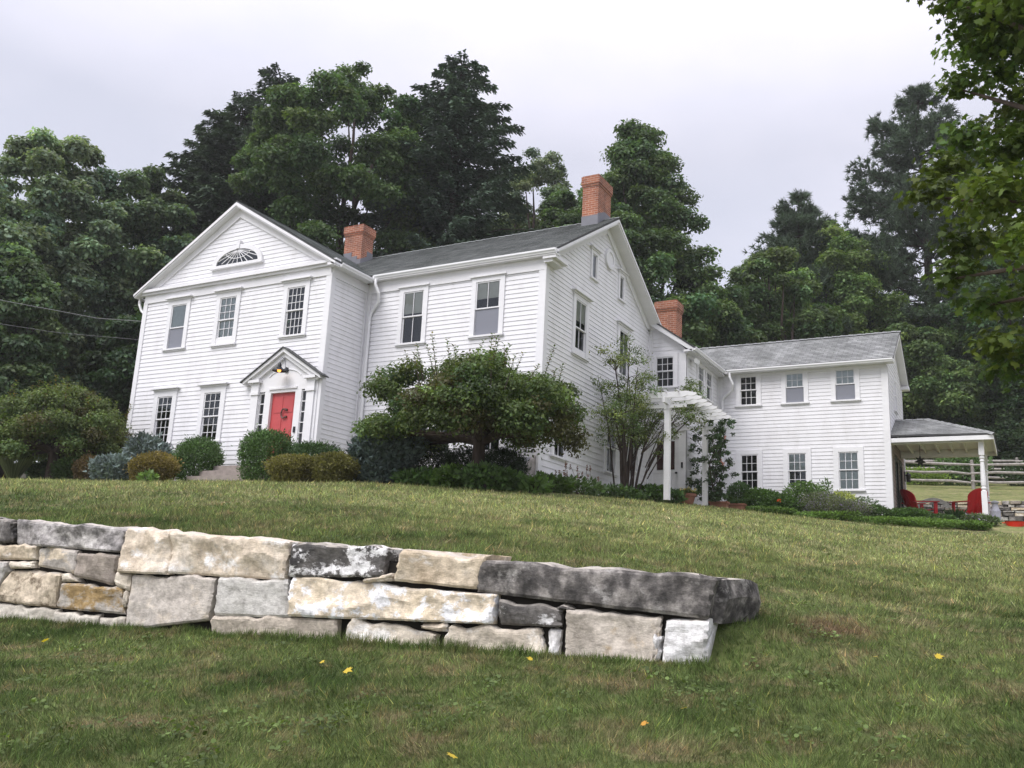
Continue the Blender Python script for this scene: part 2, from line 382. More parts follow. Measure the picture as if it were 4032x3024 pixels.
# ------------------------------------------------------------------ terrain
WR = np.array([21.837, -11.445]); WE = np.array([-0.9965, -0.0837]); WN = np.array([-0.0837, 0.9965])
CP = np.array([
 (24, -18.5, -4.47), (24, -14.5, -3.87), (24.6, -10.9, -3.33), (24, -6, -2.62), (24, 0, -1.9), (24, 6, -1.18), (23.95, 11.5, -.52),
 (30, -18.5, -4.4), (30, -10, -3.2), (30, -2, -2.1), (30, 8, -1.0), (40, -18, -4.2), (40, 0, -2.0), (40, 14, -.4), (16, -18.5, -4.45), (8, -19, -4.4), (-4, -20, -4.2),
 (21.9, -10.7, -3.08), (21.0, -11.1, -2.84), (19.8, -11.3, -2.72), (17.8, -11.45, -2.64), (15.7, -11.6, -2.53), (13.7, -11.8, -2.47), (10, -12.1, -2.36), (5, -12.5, -2.25), (-4, -13, -2.1),
 (23.1, -10.4, -3.18), (22.9, -9.2, -2.95),
 (-1.2, -3, -.55), (4.1, -3, -.66), (6.34, -3, -.71), (8.5, -3, -.76), (11.2, -1.7, -.64), (13.2, -1.5, -.76), (14.6, -.4, -.74), (14.3, 3.4, -.36), (14.85, 5.8, -.26),
 (15.56, 8.17, -.12), (16.02, 10.39, -.02), (17.88, 10.85, -.17), (20.4, 11.26, -.36), (22.97, 11.46, -.49),
 (0, -1, -.35), (3, 0, -.25), (7.6, 0, -.25), (10, 1.6, -.2), (13.4, 4.5, -.14), (13.4, 6.2, -.04), (14.5, 9.2, .06), (17, 12.9, .1), (20.3, 12.9, 0.0), (22.9, 13.2, -.06), (26, 13, -.25),
 (21, 18, 0.0), (24, 19.5, -.05), (10, 16, .3), (0, 14, .2), (-8, 4, -.3), (-8, -8, -1.2), (-15, 0, -.5), (-15, 12, .3), (-30, -10, -1.5), (-30, 10, .3), (-30, 30, 2), (0, 25, .9), (10, 25, 1.0), (30, 20, 0), (40, 24, .2),
 (0, 45, 3.5), (20, 40, 1.0), (30, 40, 1.0), (-20, 50, 4), (40, 50, 1.5)], float)
def _tps(r2): return np.where(r2 > 1e-12, 0.5 * r2 * np.log(np.maximum(r2, 1e-12)), 0.0)
_n = len(CP)
_K = _tps(((CP[:, None, :2] - CP[None, :, :2]) ** 2).sum(-1)) + np.eye(_n) * 0.25
_Pm = np.c_[np.ones(_n), CP[:, :2]]
_A = np.block([[_K, _Pm], [_Pm.T, np.zeros((3, 3))]])
_W = np.linalg.solve(_A, np.r_[CP[:, 2], 0, 0, 0])
def sstep(x, a, b):
    t = np.clip((x - a) / (b - a), 0, 1); return t * t * (3 - 2 * t)
def ground(x, y):
    x = np.atleast_1d(np.asarray(x, float)); y = np.atleast_1d(np.asarray(y, float))
    zu = np.zeros(len(x))
    for i in range(0, len(x), 20000):
        X = np.c_[x[i:i + 20000], y[i:i + 20000]]
        r2 = ((X[:, None, :] - CP[None, :, :2]) ** 2).sum(-1)
        zu[i:i + 20000] = _tps(r2) @ _W[:_n] + _W[_n] + X @ _W[_n + 1:]
    hill = sstep(y, 20.15, 20.4) * sstep(x, 16.5, 19) * 1.30 + sstep(y, 16, 26) * (1 - sstep(x, 16.5, 19)) * 1.2
    zu = zu + hill + 0.145 * np.maximum(0, np.minimum(y, 60) - 20.4) * 0.9
    zl = -4.47 + 0.15 * (y + 18.52)
    rx = x - WR[0]; ry = y - WR[1]
    t = rx * WN[0] + ry * WN[1]; s = rx * WE[0] + ry * WE[1]
    wdt = np.where(s > 0, 0.32, 0.32 + np.minimum(-s, 4) * 1.3)
    lo = np.where(s > 0, 0.10, 0.10 - np.minimum(-s, 4) * 0.8)
    S = sstep((t - lo) / wdt, 0, 1)
    return zl + (zu - zl) * S
def gz(x, y): return float(ground(x, y)[0])

def axis(lo, hi, fine):
    a = []; x = lo
    while x < hi:
        a.append(x); st = 4.0
        for f0, f1, s in fine:
            if f0 <= x < f1: st = min(st, s)
        x += st
    return np.array(a + [hi])
gx = axis(-70, 70, [(-20, 30, 0.8), (10, 24.5, 0.3), (-12, 30, 0.5)])
gy = axis(-40, 110, [(-26, 45, 0.8), (-20, 22, 0.5), (-13.2, -10.0, 0.06), (19.8, 20.7, 0.06)])
GX, GY = np.meshgrid(gx, gy); zz = ground(GX.ravel(), GY.ravel())
nx, ny = len(gx), len(gy)
idx = np.arange(nx * ny).reshape(ny, nx)
Fq = np.stack([idx[:-1, :-1], idx[:-1, 1:], idx[1:, 1:], idx[1:, :-1]], -1).reshape(-1, 4)
lawn = mesh_np('ground', np.c_[GX.ravel(), GY.ravel(), zz], Fq, None, M['lawn'])
lawn.data.polygons.foreach_set('use_smooth', [True] * len(lawn.data.polygons))
tag(lawn, 'sloping mown lawn and the hill behind the house', 'lawn', kind='structure')

# ------------------------------------------------------------------ the house
W1, P, XM, D, XE, YW, XW, DW = 7.6, 1.638, 13.433, 7.656, 14.684, 12.895, 20.325, 3.83
YR = P + D
house = thing('farmhouse', (6.7, 2.0, -0.2), 'white clapboard two-storey farmhouse with front gable, rear wing and side porch', 'house')
def FR(y0): return lambda u, d, z: (u, y0 - d, z)
def RT(x0): return lambda u, d, z: (x0 + d, u, z)
T_front, T_main, T_gab = FR(0.0), FR(P), RT(XM)
T_ellf, T_ells, T_wing, T_wside, T_fside = FR(YR), RT(XE), FR(YW), RT(XW), RT(W1)

def clap(mb, T, xr, z0, z1, expo, opens=(), thick=0.0145, z_wide=None, expo2=None):
    z = z0
    while z < z1 - 1e-6:
        e = expo2 if (z_wide is not None and z < z_wide) else expo
        zt = min(z + e, z1)
        cuts = sorted({z, zt} | {c for o in opens for c in (o[2], o[3]) if z < c < zt})
        for a, b in zip(cuts[:-1], cuts[1:]):
            dA = thick * (1 - (a - z) / e) + 0.004; dB = thick * (1 - (b - z) / e) + 0.004
            l0, r0 = xr(a); l1, r1 = xr(b); mid = (a + b) / 2
            seg = [(min(l0, l1), max(r0, r1))]
            for o in opens:
                if o[2] < mid < o[3]:
                    ns = []
                    for (p, q) in seg:
                        if o[1] <= p or o[0] >= q: ns.append((p, q)); continue
                        if o[0] > p: ns.append((p, o[0]))
                        if o[1] < q: ns.append((o[1], q))
                    seg = ns
            for p, q in seg:
                pa, qa = max(p, l0), min(q, r0); pb, qb = max(p, l1), min(q, r1)
                if qa - pa < 1e-4 and qb - pb < 1e-4: continue
                if qb < pb: pb = qb = (pb + qb) / 2
                mb.poly([T(pa, dA, a), T(qa, dA, a), T(qb, dB, b), T(pb, dB, b)])
                if a == z: mb.poly([T(pa, 0.0, a), T(qa, 0.0, a), T(qa, dA, a), T(pa, dA, a)])
        z = zt

def const(a, b): return lambda z: (a, b)

def win(T, u0, u1, z0, z1, split, grid=(3, 2), grid2=None, side=0.13, head=0.13, cap=None, up=None, low=None, panel=None, apron=0.09, noteup=None):
    """one double-hung window: casing, sashes and muntins; panes, blind and screen are its sub-parts"""
    grid2 = grid if grid2 is None else grid2
    mb = MB(); A, B = u0 - side, u1 + side; zb = panel if panel else z0
    mb.box(T, A, u0, -0.03, 0.048, zb, z1 + head); mb.box(T, u1, B, -0.03, 0.048, zb, z1 + head)
    mb.box(T, u0, u1, -0.03, 0.046, z1, z1 + head)
    mb.box(T, A - 0.03, B + 0.03, -0.03, 0.085, zb - 0.05, zb)
    mb.box(T, A, B, -0.02, 0.043, zb - apron, zb - 0.052)
    if panel: mb.box(T, u0, u1, -0.03, 0.030, zb, z0)
    if cap == 'hood':
        zt = z1 + head
        mb.box(T, A - 0.03, B + 0.03, -0.02, 0.075, zt, zt + 0.045)
        mb.box(T, A - 0.09, B + 0.09, -0.02, 0.15, zt + 0.047, zt + 0.085)
    elif cap == 'ledge':
        zt = z1 + head
        mb.box(T, A - 0.05, B + 0.05, -0.02, 0.10, zt, zt + 0.05)
    st = 0.035
    def sash(za, zb_, d0, d1, g):
        mb.box(T, u0, u0 + st, d0, d1, za, zb_); mb.box(T, u1 - st, u1, d0, d1, za, zb_)
        mb.box(T, u0 + st, u1 - st, d0, d1, za, za + st); mb.box(T, u0 + st, u1 - st, d0, d1, zb_ - st, zb_)
        iw, ih = u1 - u0 - 2 * st, zb_ - za - 2 * st
        for k in range(1, g[0]):
            c = u0 + st + iw * k / g[0]; mb.box(T, c - 0.0075, c + 0.0075, d0 + 0.008, d1 - 0.004, za + st, zb_ - st)
        for k in range(1, g[1]):
            c = za + st + ih * k / g[1]; mb.box(T, u0 + st, u1 - st, d0 + 0.010, d1 - 0.006, c - 0.0075, c + 0.0075)
    sash(split, z1, -0.005, 0.026, grid); sash(z0, split + 0.03, -0.045, -0.008, grid2)
    # the dark room behind
    b0, b1 = -0.16, -0.62
    for q in ([(u0, b1, z0), (u1, b1, z0), (u1, b1, z1), (u0, b1, z1)], [(u0, b0, z0), (u0, b1, z0), (u0, b1, z1), (u0, b0, z1)], [(u1, b0, z0), (u1, b1, z0), (u1, b1, z1), (u1, b0, z1)],
              [(u0, b0, z0), (u1, b0, z0), (u1, b1, z0), (u0, b1, z0)], [(u0, b0, z1), (u1, b0, z1), (u1, b1, z1), (u0, b1, z1)]):
        mb.poly([T(*p) for p in q], 1)
    o = mb.build('window', [M['trim'], M['room']], house)
    g = MB()
    g.poly([T(u0 + st, 0.008, split + st), T(u1 - st, 0.008, split + st), T(u1 - st, 0.008, z1 - st), T(u0 + st, 0.008, z1 - st)])
    g.poly([T(u0 + st, -0.030, z0 + st), T(u1 - st, -0.030, z0 + st), T(u1 - st, -0.030, split), T(u0 + st, -0.030, split)])
    g.build('pane', M['glass'], o)
    def sheet(nm, mat, d, za, zb_):
        s = MB(); s.box(T, u0 + 0.01, u1 - 0.01, d - 0.006, d, za, zb_); s.build(nm, mat, o)
    if up:
        sheet(up[0], M[up[0]], -0.010, z1 - (z1 - split) * up[1], z1)
    if low:
        if low[0] == 'screen': sheet('insect_screen', M['screen'], 0.002, z0 + 0.005, split - 0.005)
        else: sheet(low[0], M[low[0]], -0.052, z0, z0 + (split + 0.04 - z0) * low[1])
    return (A + 0.01, B - 0.01, zb - 0.03, z1 + head - 0.01)

# ---- front gable block
op = []
op.append(win(T_front, 1.30, 1.95, 3.85, 5.25, 4.50, (1, 1), (1, 1), 0.15, 0.15, 'hood', ('curtain', 1.0), ('screen', 1)))
op.append(win(T_front, 3.38, 4.05, 4.00, 5.25, 4.54, (3, 3), (3, 2), 0.15, 0.15, 'hood', ('curtain', 0.98), ('curtain', 1.0), panel=3.80))
op.append(win(T_front, 6.05, 6.71, 3.82, 5.24, 4.54, (4, 3), (4, 3), 0.15, 0.15, 'hood'))
op.append(win(T_front, 1.23, 1.87, 0.92, 2.35, 1.64, (3, 3), (3, 3), 0.17, 0.17, 'hood'))
op.append(win(T_front, 3.22, 3.89, 0.92, 2.35, 1.63, (3, 3), (3, 3), 0.17, 0.17, 'hood'))
DL, DR = 5.14, 7.50
op.append((DL, DR, -0.5, 2.45))
mb = MB(); clap(mb, T_front, const(0, W1), -0.30, 5.60, 0.131, op)
def gxr(z):
    h = max(0.0, (8.02 - z) / 0.6); return (3.8 - h, 3.8 + h)
clap(mb, T_front, gxr, 5.88, 8.02, 0.131)
mb.build('wall', M['siding'], house)
mb = MB(); clap(mb, T_fside, const(0, P), -0.30, 5.60, 0.131); mb.build('wall', M['siding'], house)
mb = MB(); clap(mb, RT(0.0), const(-0.02, 12), -0.30, 5.6, 0.30, thick=-0.02); mb.build('wall', M['siding'], house)
mb = MB(); mb.box(lambda x, y, z: (x, y, z), 0.02, W1 - 0.02, 0.03, P + 1, -0.9, -0.30); mb.box(lambda x, y, z: (x, y, z), 0.02, XM - 0.02, P + 0.03, YR - 0.03, -0.9, -0.26)
mb.box(lambda x, y, z: (x, y, z), XM - 1, XE - 0.02, YR + 0.03, YW + 0.5, -0.6, 0.06); mb.box(lambda x, y, z: (x, y, z), XE - 1, XW - 0.02, YW + 0.03, YW + DW - 0.02, -0.6, 0.02)
mb.build('foundation', M['foundation'], house)
# corner boards
for T, u0, u1, za, zb in ((T_front, -0.03, 0.15, -0.3, 5.5), (T_front, W1 - 0.16, W1 + 0.04, -0.3, 5.5), (T_fside, -0.045, 0.12, -0.3, 5.5), (T_fside, P - 0.12, P - 0.04, -0.3, 5.5),
                          (T_main, W1 + 0.04, W1 + 0.15, -0.3, 5.45), (T_main, XM - 0.17, XM + 0.045, -0.26, 5.5), (T_gab, P - 0.048, P + 0.16, -0.26, 5.5), (T_gab, YR - 0.14, YR, -0.1, 5.6),
                          (T_ellf, XM + 0.002, XM + 0.10, 0.0, 5.9), (T_ellf, XE - 0.20, XE + 0.042, 0.0, 4.98), (T_ells, YR - 0.045, YR + 0.12, 0.0, 4.9), (T_ells, YW - 0.10, YW - 0.04, 0.0, 4.9),
                          (T_wing, XE + 0.04, XE + 0.15, 0.0, 4.95), (T_wing, XW - 0.17, XW + 0.042, 0.0, 4.95), (T_wside, YW - 0.045, YW + 0.14, 0.0, 4.95), (T_wside, YW + DW - 0.14, YW + DW, 0.0, 4.95)):
    mb = MB(); mb.box(T, u0, u1, -0.02, 0.042, za, zb); mb.build('corner_board', M['trim'], house)

# fanlight
fc, fz = 3.90, 6.27
mb = MB(); N = 24
def arc(rx, rz, a): return (fc + rx * math.cos(a), fz + rz * math.sin(a))
for k in range(N):
    a0, a1 = math.pi * k / N, math.pi * (k + 1) / N
    i0, i1, o0, o1 = arc(0.86, 0.46, a0), arc(0.86, 0.46, a1), arc(1.02, 0.60, a0), arc(1.02, 0.60, a1)
    mb.hexa([T_front(i0[0], -0.02, i0[1]), T_front(o0[0], -0.02, o0[1]), T_front(o1[0], -0.02, o1[1]), T_front(i1[0], -0.02, i1[1]),
             T_front(i0[0], 0.085, i0[1]), T_front(o0[0], 0.085, o0[1]), T_front(o1[0], 0.085, o1[1]), T_front(i1[0], 0.085, i1[1])])
mb.box(T_front, fc - 1.06, fc + 1.06, -0.02, 0.12, fz - 0.09, fz)
mb.hexa([T_front(fc - 0.055, 0.0, fz + 0.47), T_front(fc + 0.055, 0.0, fz + 0.47), T_front(fc + 0.055, 0.11, fz + 0.47), T_front(fc - 0.055, 0.11, fz + 0.47),
         T_front(fc - 0.085, 0.0, fz + 0.72), T_front(fc + 0.085, 0.0, fz + 0.72), T_front(fc + 0.085, 0.11, fz + 0.72), T_front(fc - 0.085, 0.11, fz + 0.72)])
for k in range(1, 10):
    a = math.pi * k / 10; p0, p1 = (fc + 0.10 * math.cos(a), fz + 0.36 + 0.05 * math.sin(a)), arc(0.86, 0.46, math.pi * k / 10)
    px = [T_front(p0[0] + (fc - p0[0]) * 0 + (p1[0] - p0[0]) * t + 0.10 * math.cos(a) * math.sin(math.pi * t), 0.012, p0[1] + ((fz if True else 0) - p0[1]) * 0 + (p1[1] - p0[1]) * t) for t in (0, .35, .7, 1)]
for k in range(11):
    a = rad(200 + 14 * k)
    p = []
    for t in (0, 0.5, 1.0):
        x = fc + math.cos(a) * 0.95 * t; z = fz + 0.44 + math.sin(a) * 0.5 * t
        p.append(T_front(max(fc - 0.84, min(fc + 0.84, x)), 0.058, max(fz, z)))
    mb.tube(p, 0.013, 5)
mb.tube([T_front(fc + 0.52 * math.cos(rad(q)), 0.060, fz + 0.44 + 0.27 * math.sin(rad(q))) for q in range(185, 356, 14)], 0.013, 5)
fan = mb.build('fanlight', M['trim'], house)
mb = MB(); mb.poly([T_front(*((lambda q: (q[0], 0.050, q[1]))(arc(0.87, 0.47, math.pi * k / N)))) for k in range(N + 1)]); mb.build('pane', M['glass'], fan)
mb = MB(); mb.poly([T_front(*((lambda q: (q[0], 0.040, q[1]))(arc(0.9, 0.5, math.pi * k / N)))) for k in range(N + 1)]); mb.build('dark_backing', M['room'], fan)

# ---- front door with portico
mb = MB()
mb.box(T_front, DL - 0.02, 5.44, -0.02, 0.07, -0.3, 2.22); mb.box(T_front, 7.16, DR + 0.04, -0.02, 0.07, -0.3, 2.22)
mb.box(T_front, DL - 0.02, DR + 0.04, -0.02, 0.068, 2.22, 2.62)
mb.box(T_front, 5.64, 5.86, -0.02, 0.066, -0.1, 2.22); mb.box(T_front, 6.76, 6.98, -0.02, 0.066, -0.1, 2.22)
mb.box(T_front, 5.44, 5.64, -0.02, 0.05, -0.1, 0.42); mb.box(T_front, 6.98, 7.16, -0.02, 0.05, -0.1, 0.42)
mb.box(T_front, 5.86, 6.76, -0.02, 0.066, 2.17, 2.22); mb.box(T_front, 5.80, 6.82, 0.0, 0.105, 2.26, 2.31)
for a, b in ((5.16, 5.42), (7.20, 7.46)):
    mb.box(T_front, a, b, 0.07, 0.115, -0.2, 2.14); mb.box(T_front, a - 0.03, b + 0.03, 0.07, 0.15, 2.14, 2.22)
    mb.box(T_front, a - 0.01, b + 0.01, 0.07, 0.13, 2.222, 2.48); mb.box(T_front, a - 0.08, b + 0.08, 0.07, 0.22, 2.482, 2.56)
TX, TA, PD = 1.42, 3.40, 0.24
cx0 = 6.32
s_ = (TA - 2.53) / TX
# tympanum, raking cornice
mb.extr([T_front(cx0 - TX + 0.15, 0.0, 2.60), T_front(cx0 + TX - 0.15, 0.0, 2.60), T_front(cx0, 0.0, TA - 0.10)], (0, -0.062, 0))
for sg in (-1, 1):
    a = [T_front(cx0, 0.0, TA), T_front(cx0 + sg * TX, 0.0, 2.53), T_front(cx0 + sg * TX, 0.0, 2.44), T_front(cx0, 0.0, TA - 0.11)]
    mb.extr(a, (0, -PD, 0))
    a = [T_front(cx0, 0.062, TA - 0.112), T_front(cx0 + sg * (TX - 0.1), 0.062, 2.50), T_front(cx0 + sg * (TX - 0.22), 0.062, 2.42), T_front(cx0, 0.062, TA - 0.24)]
    mb.extr(a, (0, -0.09, 0))
mb.tube([T_front(cx0 + 0.62 * math.cos(rad(q)), 0.07, 2.52 + 0.30 * math.sin(rad(q))) for q in range(20, 161, 14)], 0.018, 6)
port = mb.build('portico', M['trim'], house)
mb = MB()
for sg in (-1, 1):
    e = 0.07
    mb.extr([T_front(cx0, -0.03, TA + 0.035), T_front(cx0 + sg * (TX + e), -0.03, 2.53 - e * s_ + 0.035), T_front(cx0 + sg * (TX + e), -0.03, 2.53 - e * s_), T_front(cx0, -0.03, TA)], (0, -PD - 0.07, 0))
mb.build('roof', M['shingle_dark'], port)
for a, b in ((5.46, 5.63), (7.0, 7.145)):
    mb = MB(); mb.box(T_front, a - 0.02, a, -0.02, 0.04, 0.42, 2.20); mb.box(T_front, b, b + 0.02, -0.02, 0.04, 0.42, 2.20)
    for k in range(7):
        z = 0.42 + k * (1.76 / 6); mb.box(T_front, a, b, -0.02, 0.035, z - 0.012, z + 0.012)
    sd = mb.build('sidelight', M['trim'], house)
    mb = MB(); mb.poly([T_front(a, 0.0, 0.42), T_front(b, 0.0, 0.42), T_front(b, 0.0, 2.20), T_front(a, 0.0, 2.20)]); mb.build('pane', M['glass'], sd)
    mb = MB(); mb.box(T_front, a - 0.01, b + 0.01, -0.3, -0.2, 0.4, 2.2); mb.build('dark_backing', M['room'], sd)
mb = MB()
mb.box(T_front, 5.86, 6.76, -0.06, -0.02, 0.05, 2.17)
for (u0, u1, z0, z1) in ((5.97, 6.26, 1.62, 2.06), (6.36, 6.65, 1.62, 2.06), (5.97, 6.26, 0.95, 1.50), (6.36, 6.65, 0.95, 1.50), (5.97, 6.26, 0.2, 0.8), (6.36, 6.65, 0.2, 0.8)):
    mb.box(T_front, u0, u1, -0.02, -0.008, z0, z1)
    mb.box(T_front, u0 - 0.012, u1 + 0.012, -0.02, -0.013, z0 - 0.012, z1 + 0.012)
for z in (1.50, 1.56, 1.68, 1.80): pass
dr = mb.build('door', M['red_door'], house)
dr['label'] = 'red panelled front door'
mb = MB(); mb.tube([T_front(6.38 + 0.10 * math.cos(rad(q)), 0.03, 1.58 + 0.13 * math.sin(rad(q))) for q in range(50, 311, 20)], 0.02, 6)
mb.lathe(T_front(6.45, 0.02, 1.66), [(0.035, 0), (0.035, 0.05)], 8); mb.lathe(T_front(6.45, 0.02, 1.46), [(0.035, 0), (0.035, 0.05)], 8)
mb.build('knocker', M['bronze'], dr)
mb = MB(); mb.box(T_front, 6.83, 6.89, 0.066, 0.10, 1.02, 1.18); mb.build('doorbell', M['black'], house)

# ---- main block
op = []
op.append(win(T_main, 8.92, 9.62, 3.76, 5.28, 4.53, (2, 1), (2, 1), 0.14, 0.13, 'ledge', ('blind', 0.86)))
op.append(win(T_main, 11.34, 12.10, 3.76, 5.28, 4.50, (2, 1), (2, 1), 0.14, 0.13, 'ledge', ('blind', 0.62), ('screen', 1)))
op.append(win(T_main, 10.10, 10.78, 0.62, 2.05, 1.34, (2, 1), (2, 1), 0.14, 0.13, 'ledge'))
op.append(win(T_main, 11.72, 12.32, 0.62, 2.05, 1.34, (2, 1), (2, 1), 0.14, 0.13, 'ledge'))
mb = MB(); clap(mb, T_main, const(W1, XM), -0.26, 5.55, 0.127, op, z_wide=1.3, expo2=0.166); mb.build('wall', M['siding'], house)
op = []
op.append(win(T_gab, 3.48, 4.19, 3.76, 5.17, 4.35, (2, 1), (2, 1), 0.16, 0.13, 'hood', ('blind', 0.72), panel=3.60))
op.append(win(T_gab, 6.66, 7.37, 3.76, 5.17, 4.35, (2, 1), (2, 1), 0.16, 0.13, 'hood', None))
op.append(win(T_gab, 2.46, 3.15, 0.60, 2.05, 1.34, (2, 1), (2, 1), 0.16, 0.13, 'ledge'))
op.append(win(T_gab, 5.88, 6.52, 0.66, 2.05, 1.36, (2, 1), (2, 1), 0.16, 0.13, 'ledge'))
op.append(win(T_gab, 7.76, 8.30, 0.96, 1.98, 1.46, (2, 1), (2, 1), 0.12, 0.12, 'ledge'))
def small_win(T, u0, u1, z0, z1, nm='window'):
    mb = MB(); sd = 0.10
    mb.box(T, u0 - sd, u0, -0.03, 0.048, z0, z1 + 0.1); mb.box(T, u1, u1 + sd, -0.03, 0.048, z0, z1 + 0.1); mb.box(T, u0, u1, -0.03, 0.046, z1, z1 + 0.1)
    mb.box(T, u0 - sd - 0.03, u1 + sd + 0.03, -0.02, 0.08, z0 - 0.05, z0); mb.box(T, u0 - sd - 0.04, u1 + sd + 0.04, -0.02, 0.075, z1 + 0.1, z1 + 0.14)
    mb.box(T, u0 - sd - 0.09, u1 + sd + 0.09, -0.02, 0.13, z1 + 0.142, z1 + 0.175)
    for k in (0, 1): c = u0 if k == 0 else u1 - 0.03; mb.box(T, c, c + 0.03, -0.02, 0.02, z0, z1)
    mb.box(T, u0, u1, -0.02, 0.02, z0, z0 + 0.03); mb.box(T, u0, u1, -0.02, 0.02, z1 - 0.03, z1)
    o = mb.build(nm, M['trim'], house)
    g = MB(); g.poly([T(u0, 0.005, z0), T(u1, 0.005, z0), T(u1, 0.005, z1), T(u0, 0.005, z1)]); g.build('pane', M['glass'], o)
    g = MB(); g.box(T, u0, u1, -0.05, -0.03, z0, z1); g.build('blind', M['oldwood'], o)
    return (u0 - sd + 0.01, u1 + sd - 0.01, z0 - 0.03, z1 + 0.12)
op.append(small_win(T_gab, 4.49, 4.80, 6.13, 6.88)); op.append(small_win(T_gab, 6.57, 6.88, 6.13, 6.88))
mb = MB(); clap(mb, T_gab, const(P, YR), -0.26, 5.60, 0.127, op, z_wide=1.3, expo2=0.166)
YM = P + D / 2
def mxr(z):
    h = max(0.0, (8.02 - z) / 0.606); return (max(P, YM - h), min(YR, YM + h))
clap(mb, T_gab, mxr, 5.60, 8.02, 0.127, op); mb.build('wall', M['siding'], house)
# oval medallion on the gable
mb = MB(); N = 28
for (r0, r1, dd) in ((0.0, 0.23, 0.055), (0.23, 0.33, 0.085)):
    for k in range(N):
        a0, a1 = 6.28318 * k / N, 6.28318 * (k + 1) / N
        q = lambda r, a, d: T_gab(5.72 + r * math.cos(a), d, 7.10 + r * math.sin(a) * 0.95)
        mb.hexa([q(r0, a0, -0.01), q(r1, a0, -0.01), q(r1, a1, -0.01), q(r0, a1, -0.01), q(r0, a0, dd), q(r1, a0, dd), q(r1, a1, dd), q(r0, a1, dd)])
mb.build('medallion', M['trim'], house)

# ---- ell and wing walls
op = [win(T_ellf, 13.68, 14.29, 3.88, 4.89, 4.40, (3, 2), (3, 2), 0.14, 0.09, None), (13.46, 14.62, -0.2, 2.42)]
mb = MB(); clap(mb, T_ellf, lambda z: (XM, min(XE, XM + max(0, (6.05 - z) / 0.72))), 0.04, 6.0, 0.137, op); mb.build('wall', M['siding'], house)
op = [win(T_ells, 10.52, 11.09, 3.90, 4.87, 4.37, (3, 2), (1, 1), 0.12, 0.05, None, None), win(T_ells, 11.42, 12.00, 3.90, 4.87, 4.37, (3, 2), (1, 1), 0.12, 0.05, None, None)]
mb = MB(); clap(mb, T_ells, const(YR, YW), 0.04, 4.98, 0.137, op); mb.build('wall', M['siding'], house)
op = []
for (a, b, u_, l_) in ((15.48, 16.07, None, None), (17.07, 17.67, ('curtain', 1.0), ('screen', 1)), (18.71, 19.33, ('curtain', 1.0), ('screen', 1))):
    op.append(win(T_wing, a, b, 3.90, 4.94, 4.43, (3, 2), (3, 2), 0.15, 0.10, None, u_, l_))
for (a, b, z0, u_, l_) in ((15.49, 16.08, 0.96, None, None), (17.10, 17.70, 0.96, ('curtain', 1.0), None), (18.73, 19.36, 0.90, ('curtain', 0.95), ('curtain', 0.9))):
    op.append(win(T_wing, a, b, z0, 2.15, 1.54, (3, 2), (3, 2), 0.16, 0.15, None, u_, l_))
mb = MB(); clap(mb, T_wing, const(XE, XW), 0.02, 5.05, 0.127, op); mb.build('wall', M['siding'], house)
op = [win(T_wside, 14.50, 14.93, 3.80, 4.85, 4.35, (2, 2), (2, 2), 0.12, 0.10, None), (13.98, 14.86, -0.2, 2.2), (15.08, 15.96, -0.2, 2.2)]
YWM = YW + DW / 2
mb = MB(); clap(mb, T_wside, const(YW, YW + DW), 2.62, 4.98, 0.137, op)
clap(mb, T_wside, lambda z: (YWM - max(0, (6.42 - z) / 0.669), YWM + max(0, (6.42 - z) / 0.669)), 4.98, 6.42, 0.137); mb.build('wall', M['siding'], house)
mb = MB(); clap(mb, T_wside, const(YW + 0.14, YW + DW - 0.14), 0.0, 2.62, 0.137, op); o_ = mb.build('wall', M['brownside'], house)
o_['label'] = 'brownish siding under the porch roof, tinted with red light'
# rear and hidden closing walls
mb = MB(); I3 = lambda x, y, z: (x, y, z)
mb.box(I3, 0, XM, YR - 0.05, YR, -0.2, 5.8); mb.box(I3, 9, XE - 0.02, YW + DW - 0.05, YW + DW, -0.2, 5.0); mb.box(I3, XE - 0.02, XW, YW + DW - 0.05, YW + DW, -0.2, 5.0); mb.box(I3, 9, 9.05, YR, YW + DW, -0.2, 5.0)
mb.build('rear_wall', M['trim'], house)

# ---- roofs
def courses(mb, e0, e1, r1, r0, expo=0.14, lift=0.014, mi=0):
    e0, e1, r1, r0 = map(Vector, (e0, e1, r1, r0))
    n = max(2, round((r0 - e0).length / expo)); nor = (e1 - e0).cross(r0 - e0).normalized()
    if nor.z < 0: nor = -nor
    for k in range(n):
        a, b = k / n, (k + 1) / n
        L0, R0, L1, R1 = e0.lerp(r0, a), e1.lerp(r1, a), e0.lerp(r0, b), e1.lerp(r1, b)
        w0 = (L0 - e0).dot((e1 - e0).normalized()); w1 = w0 + (R0 - L0).length
        va, vb = k * 0.14, (k + 1) * 0.14
        mb.poly([L0 + nor * lift, R0 + nor * lift, R1, L1], mi, [(w0, va), (w1, va), (w1, vb), (w0, vb)])
        mb.poly([L0, R0, R0 + nor * lift, L0 + nor * lift], mi, [(w0, va), (w1, va), (w1, va + 0.01), (w0, va + 0.01)])
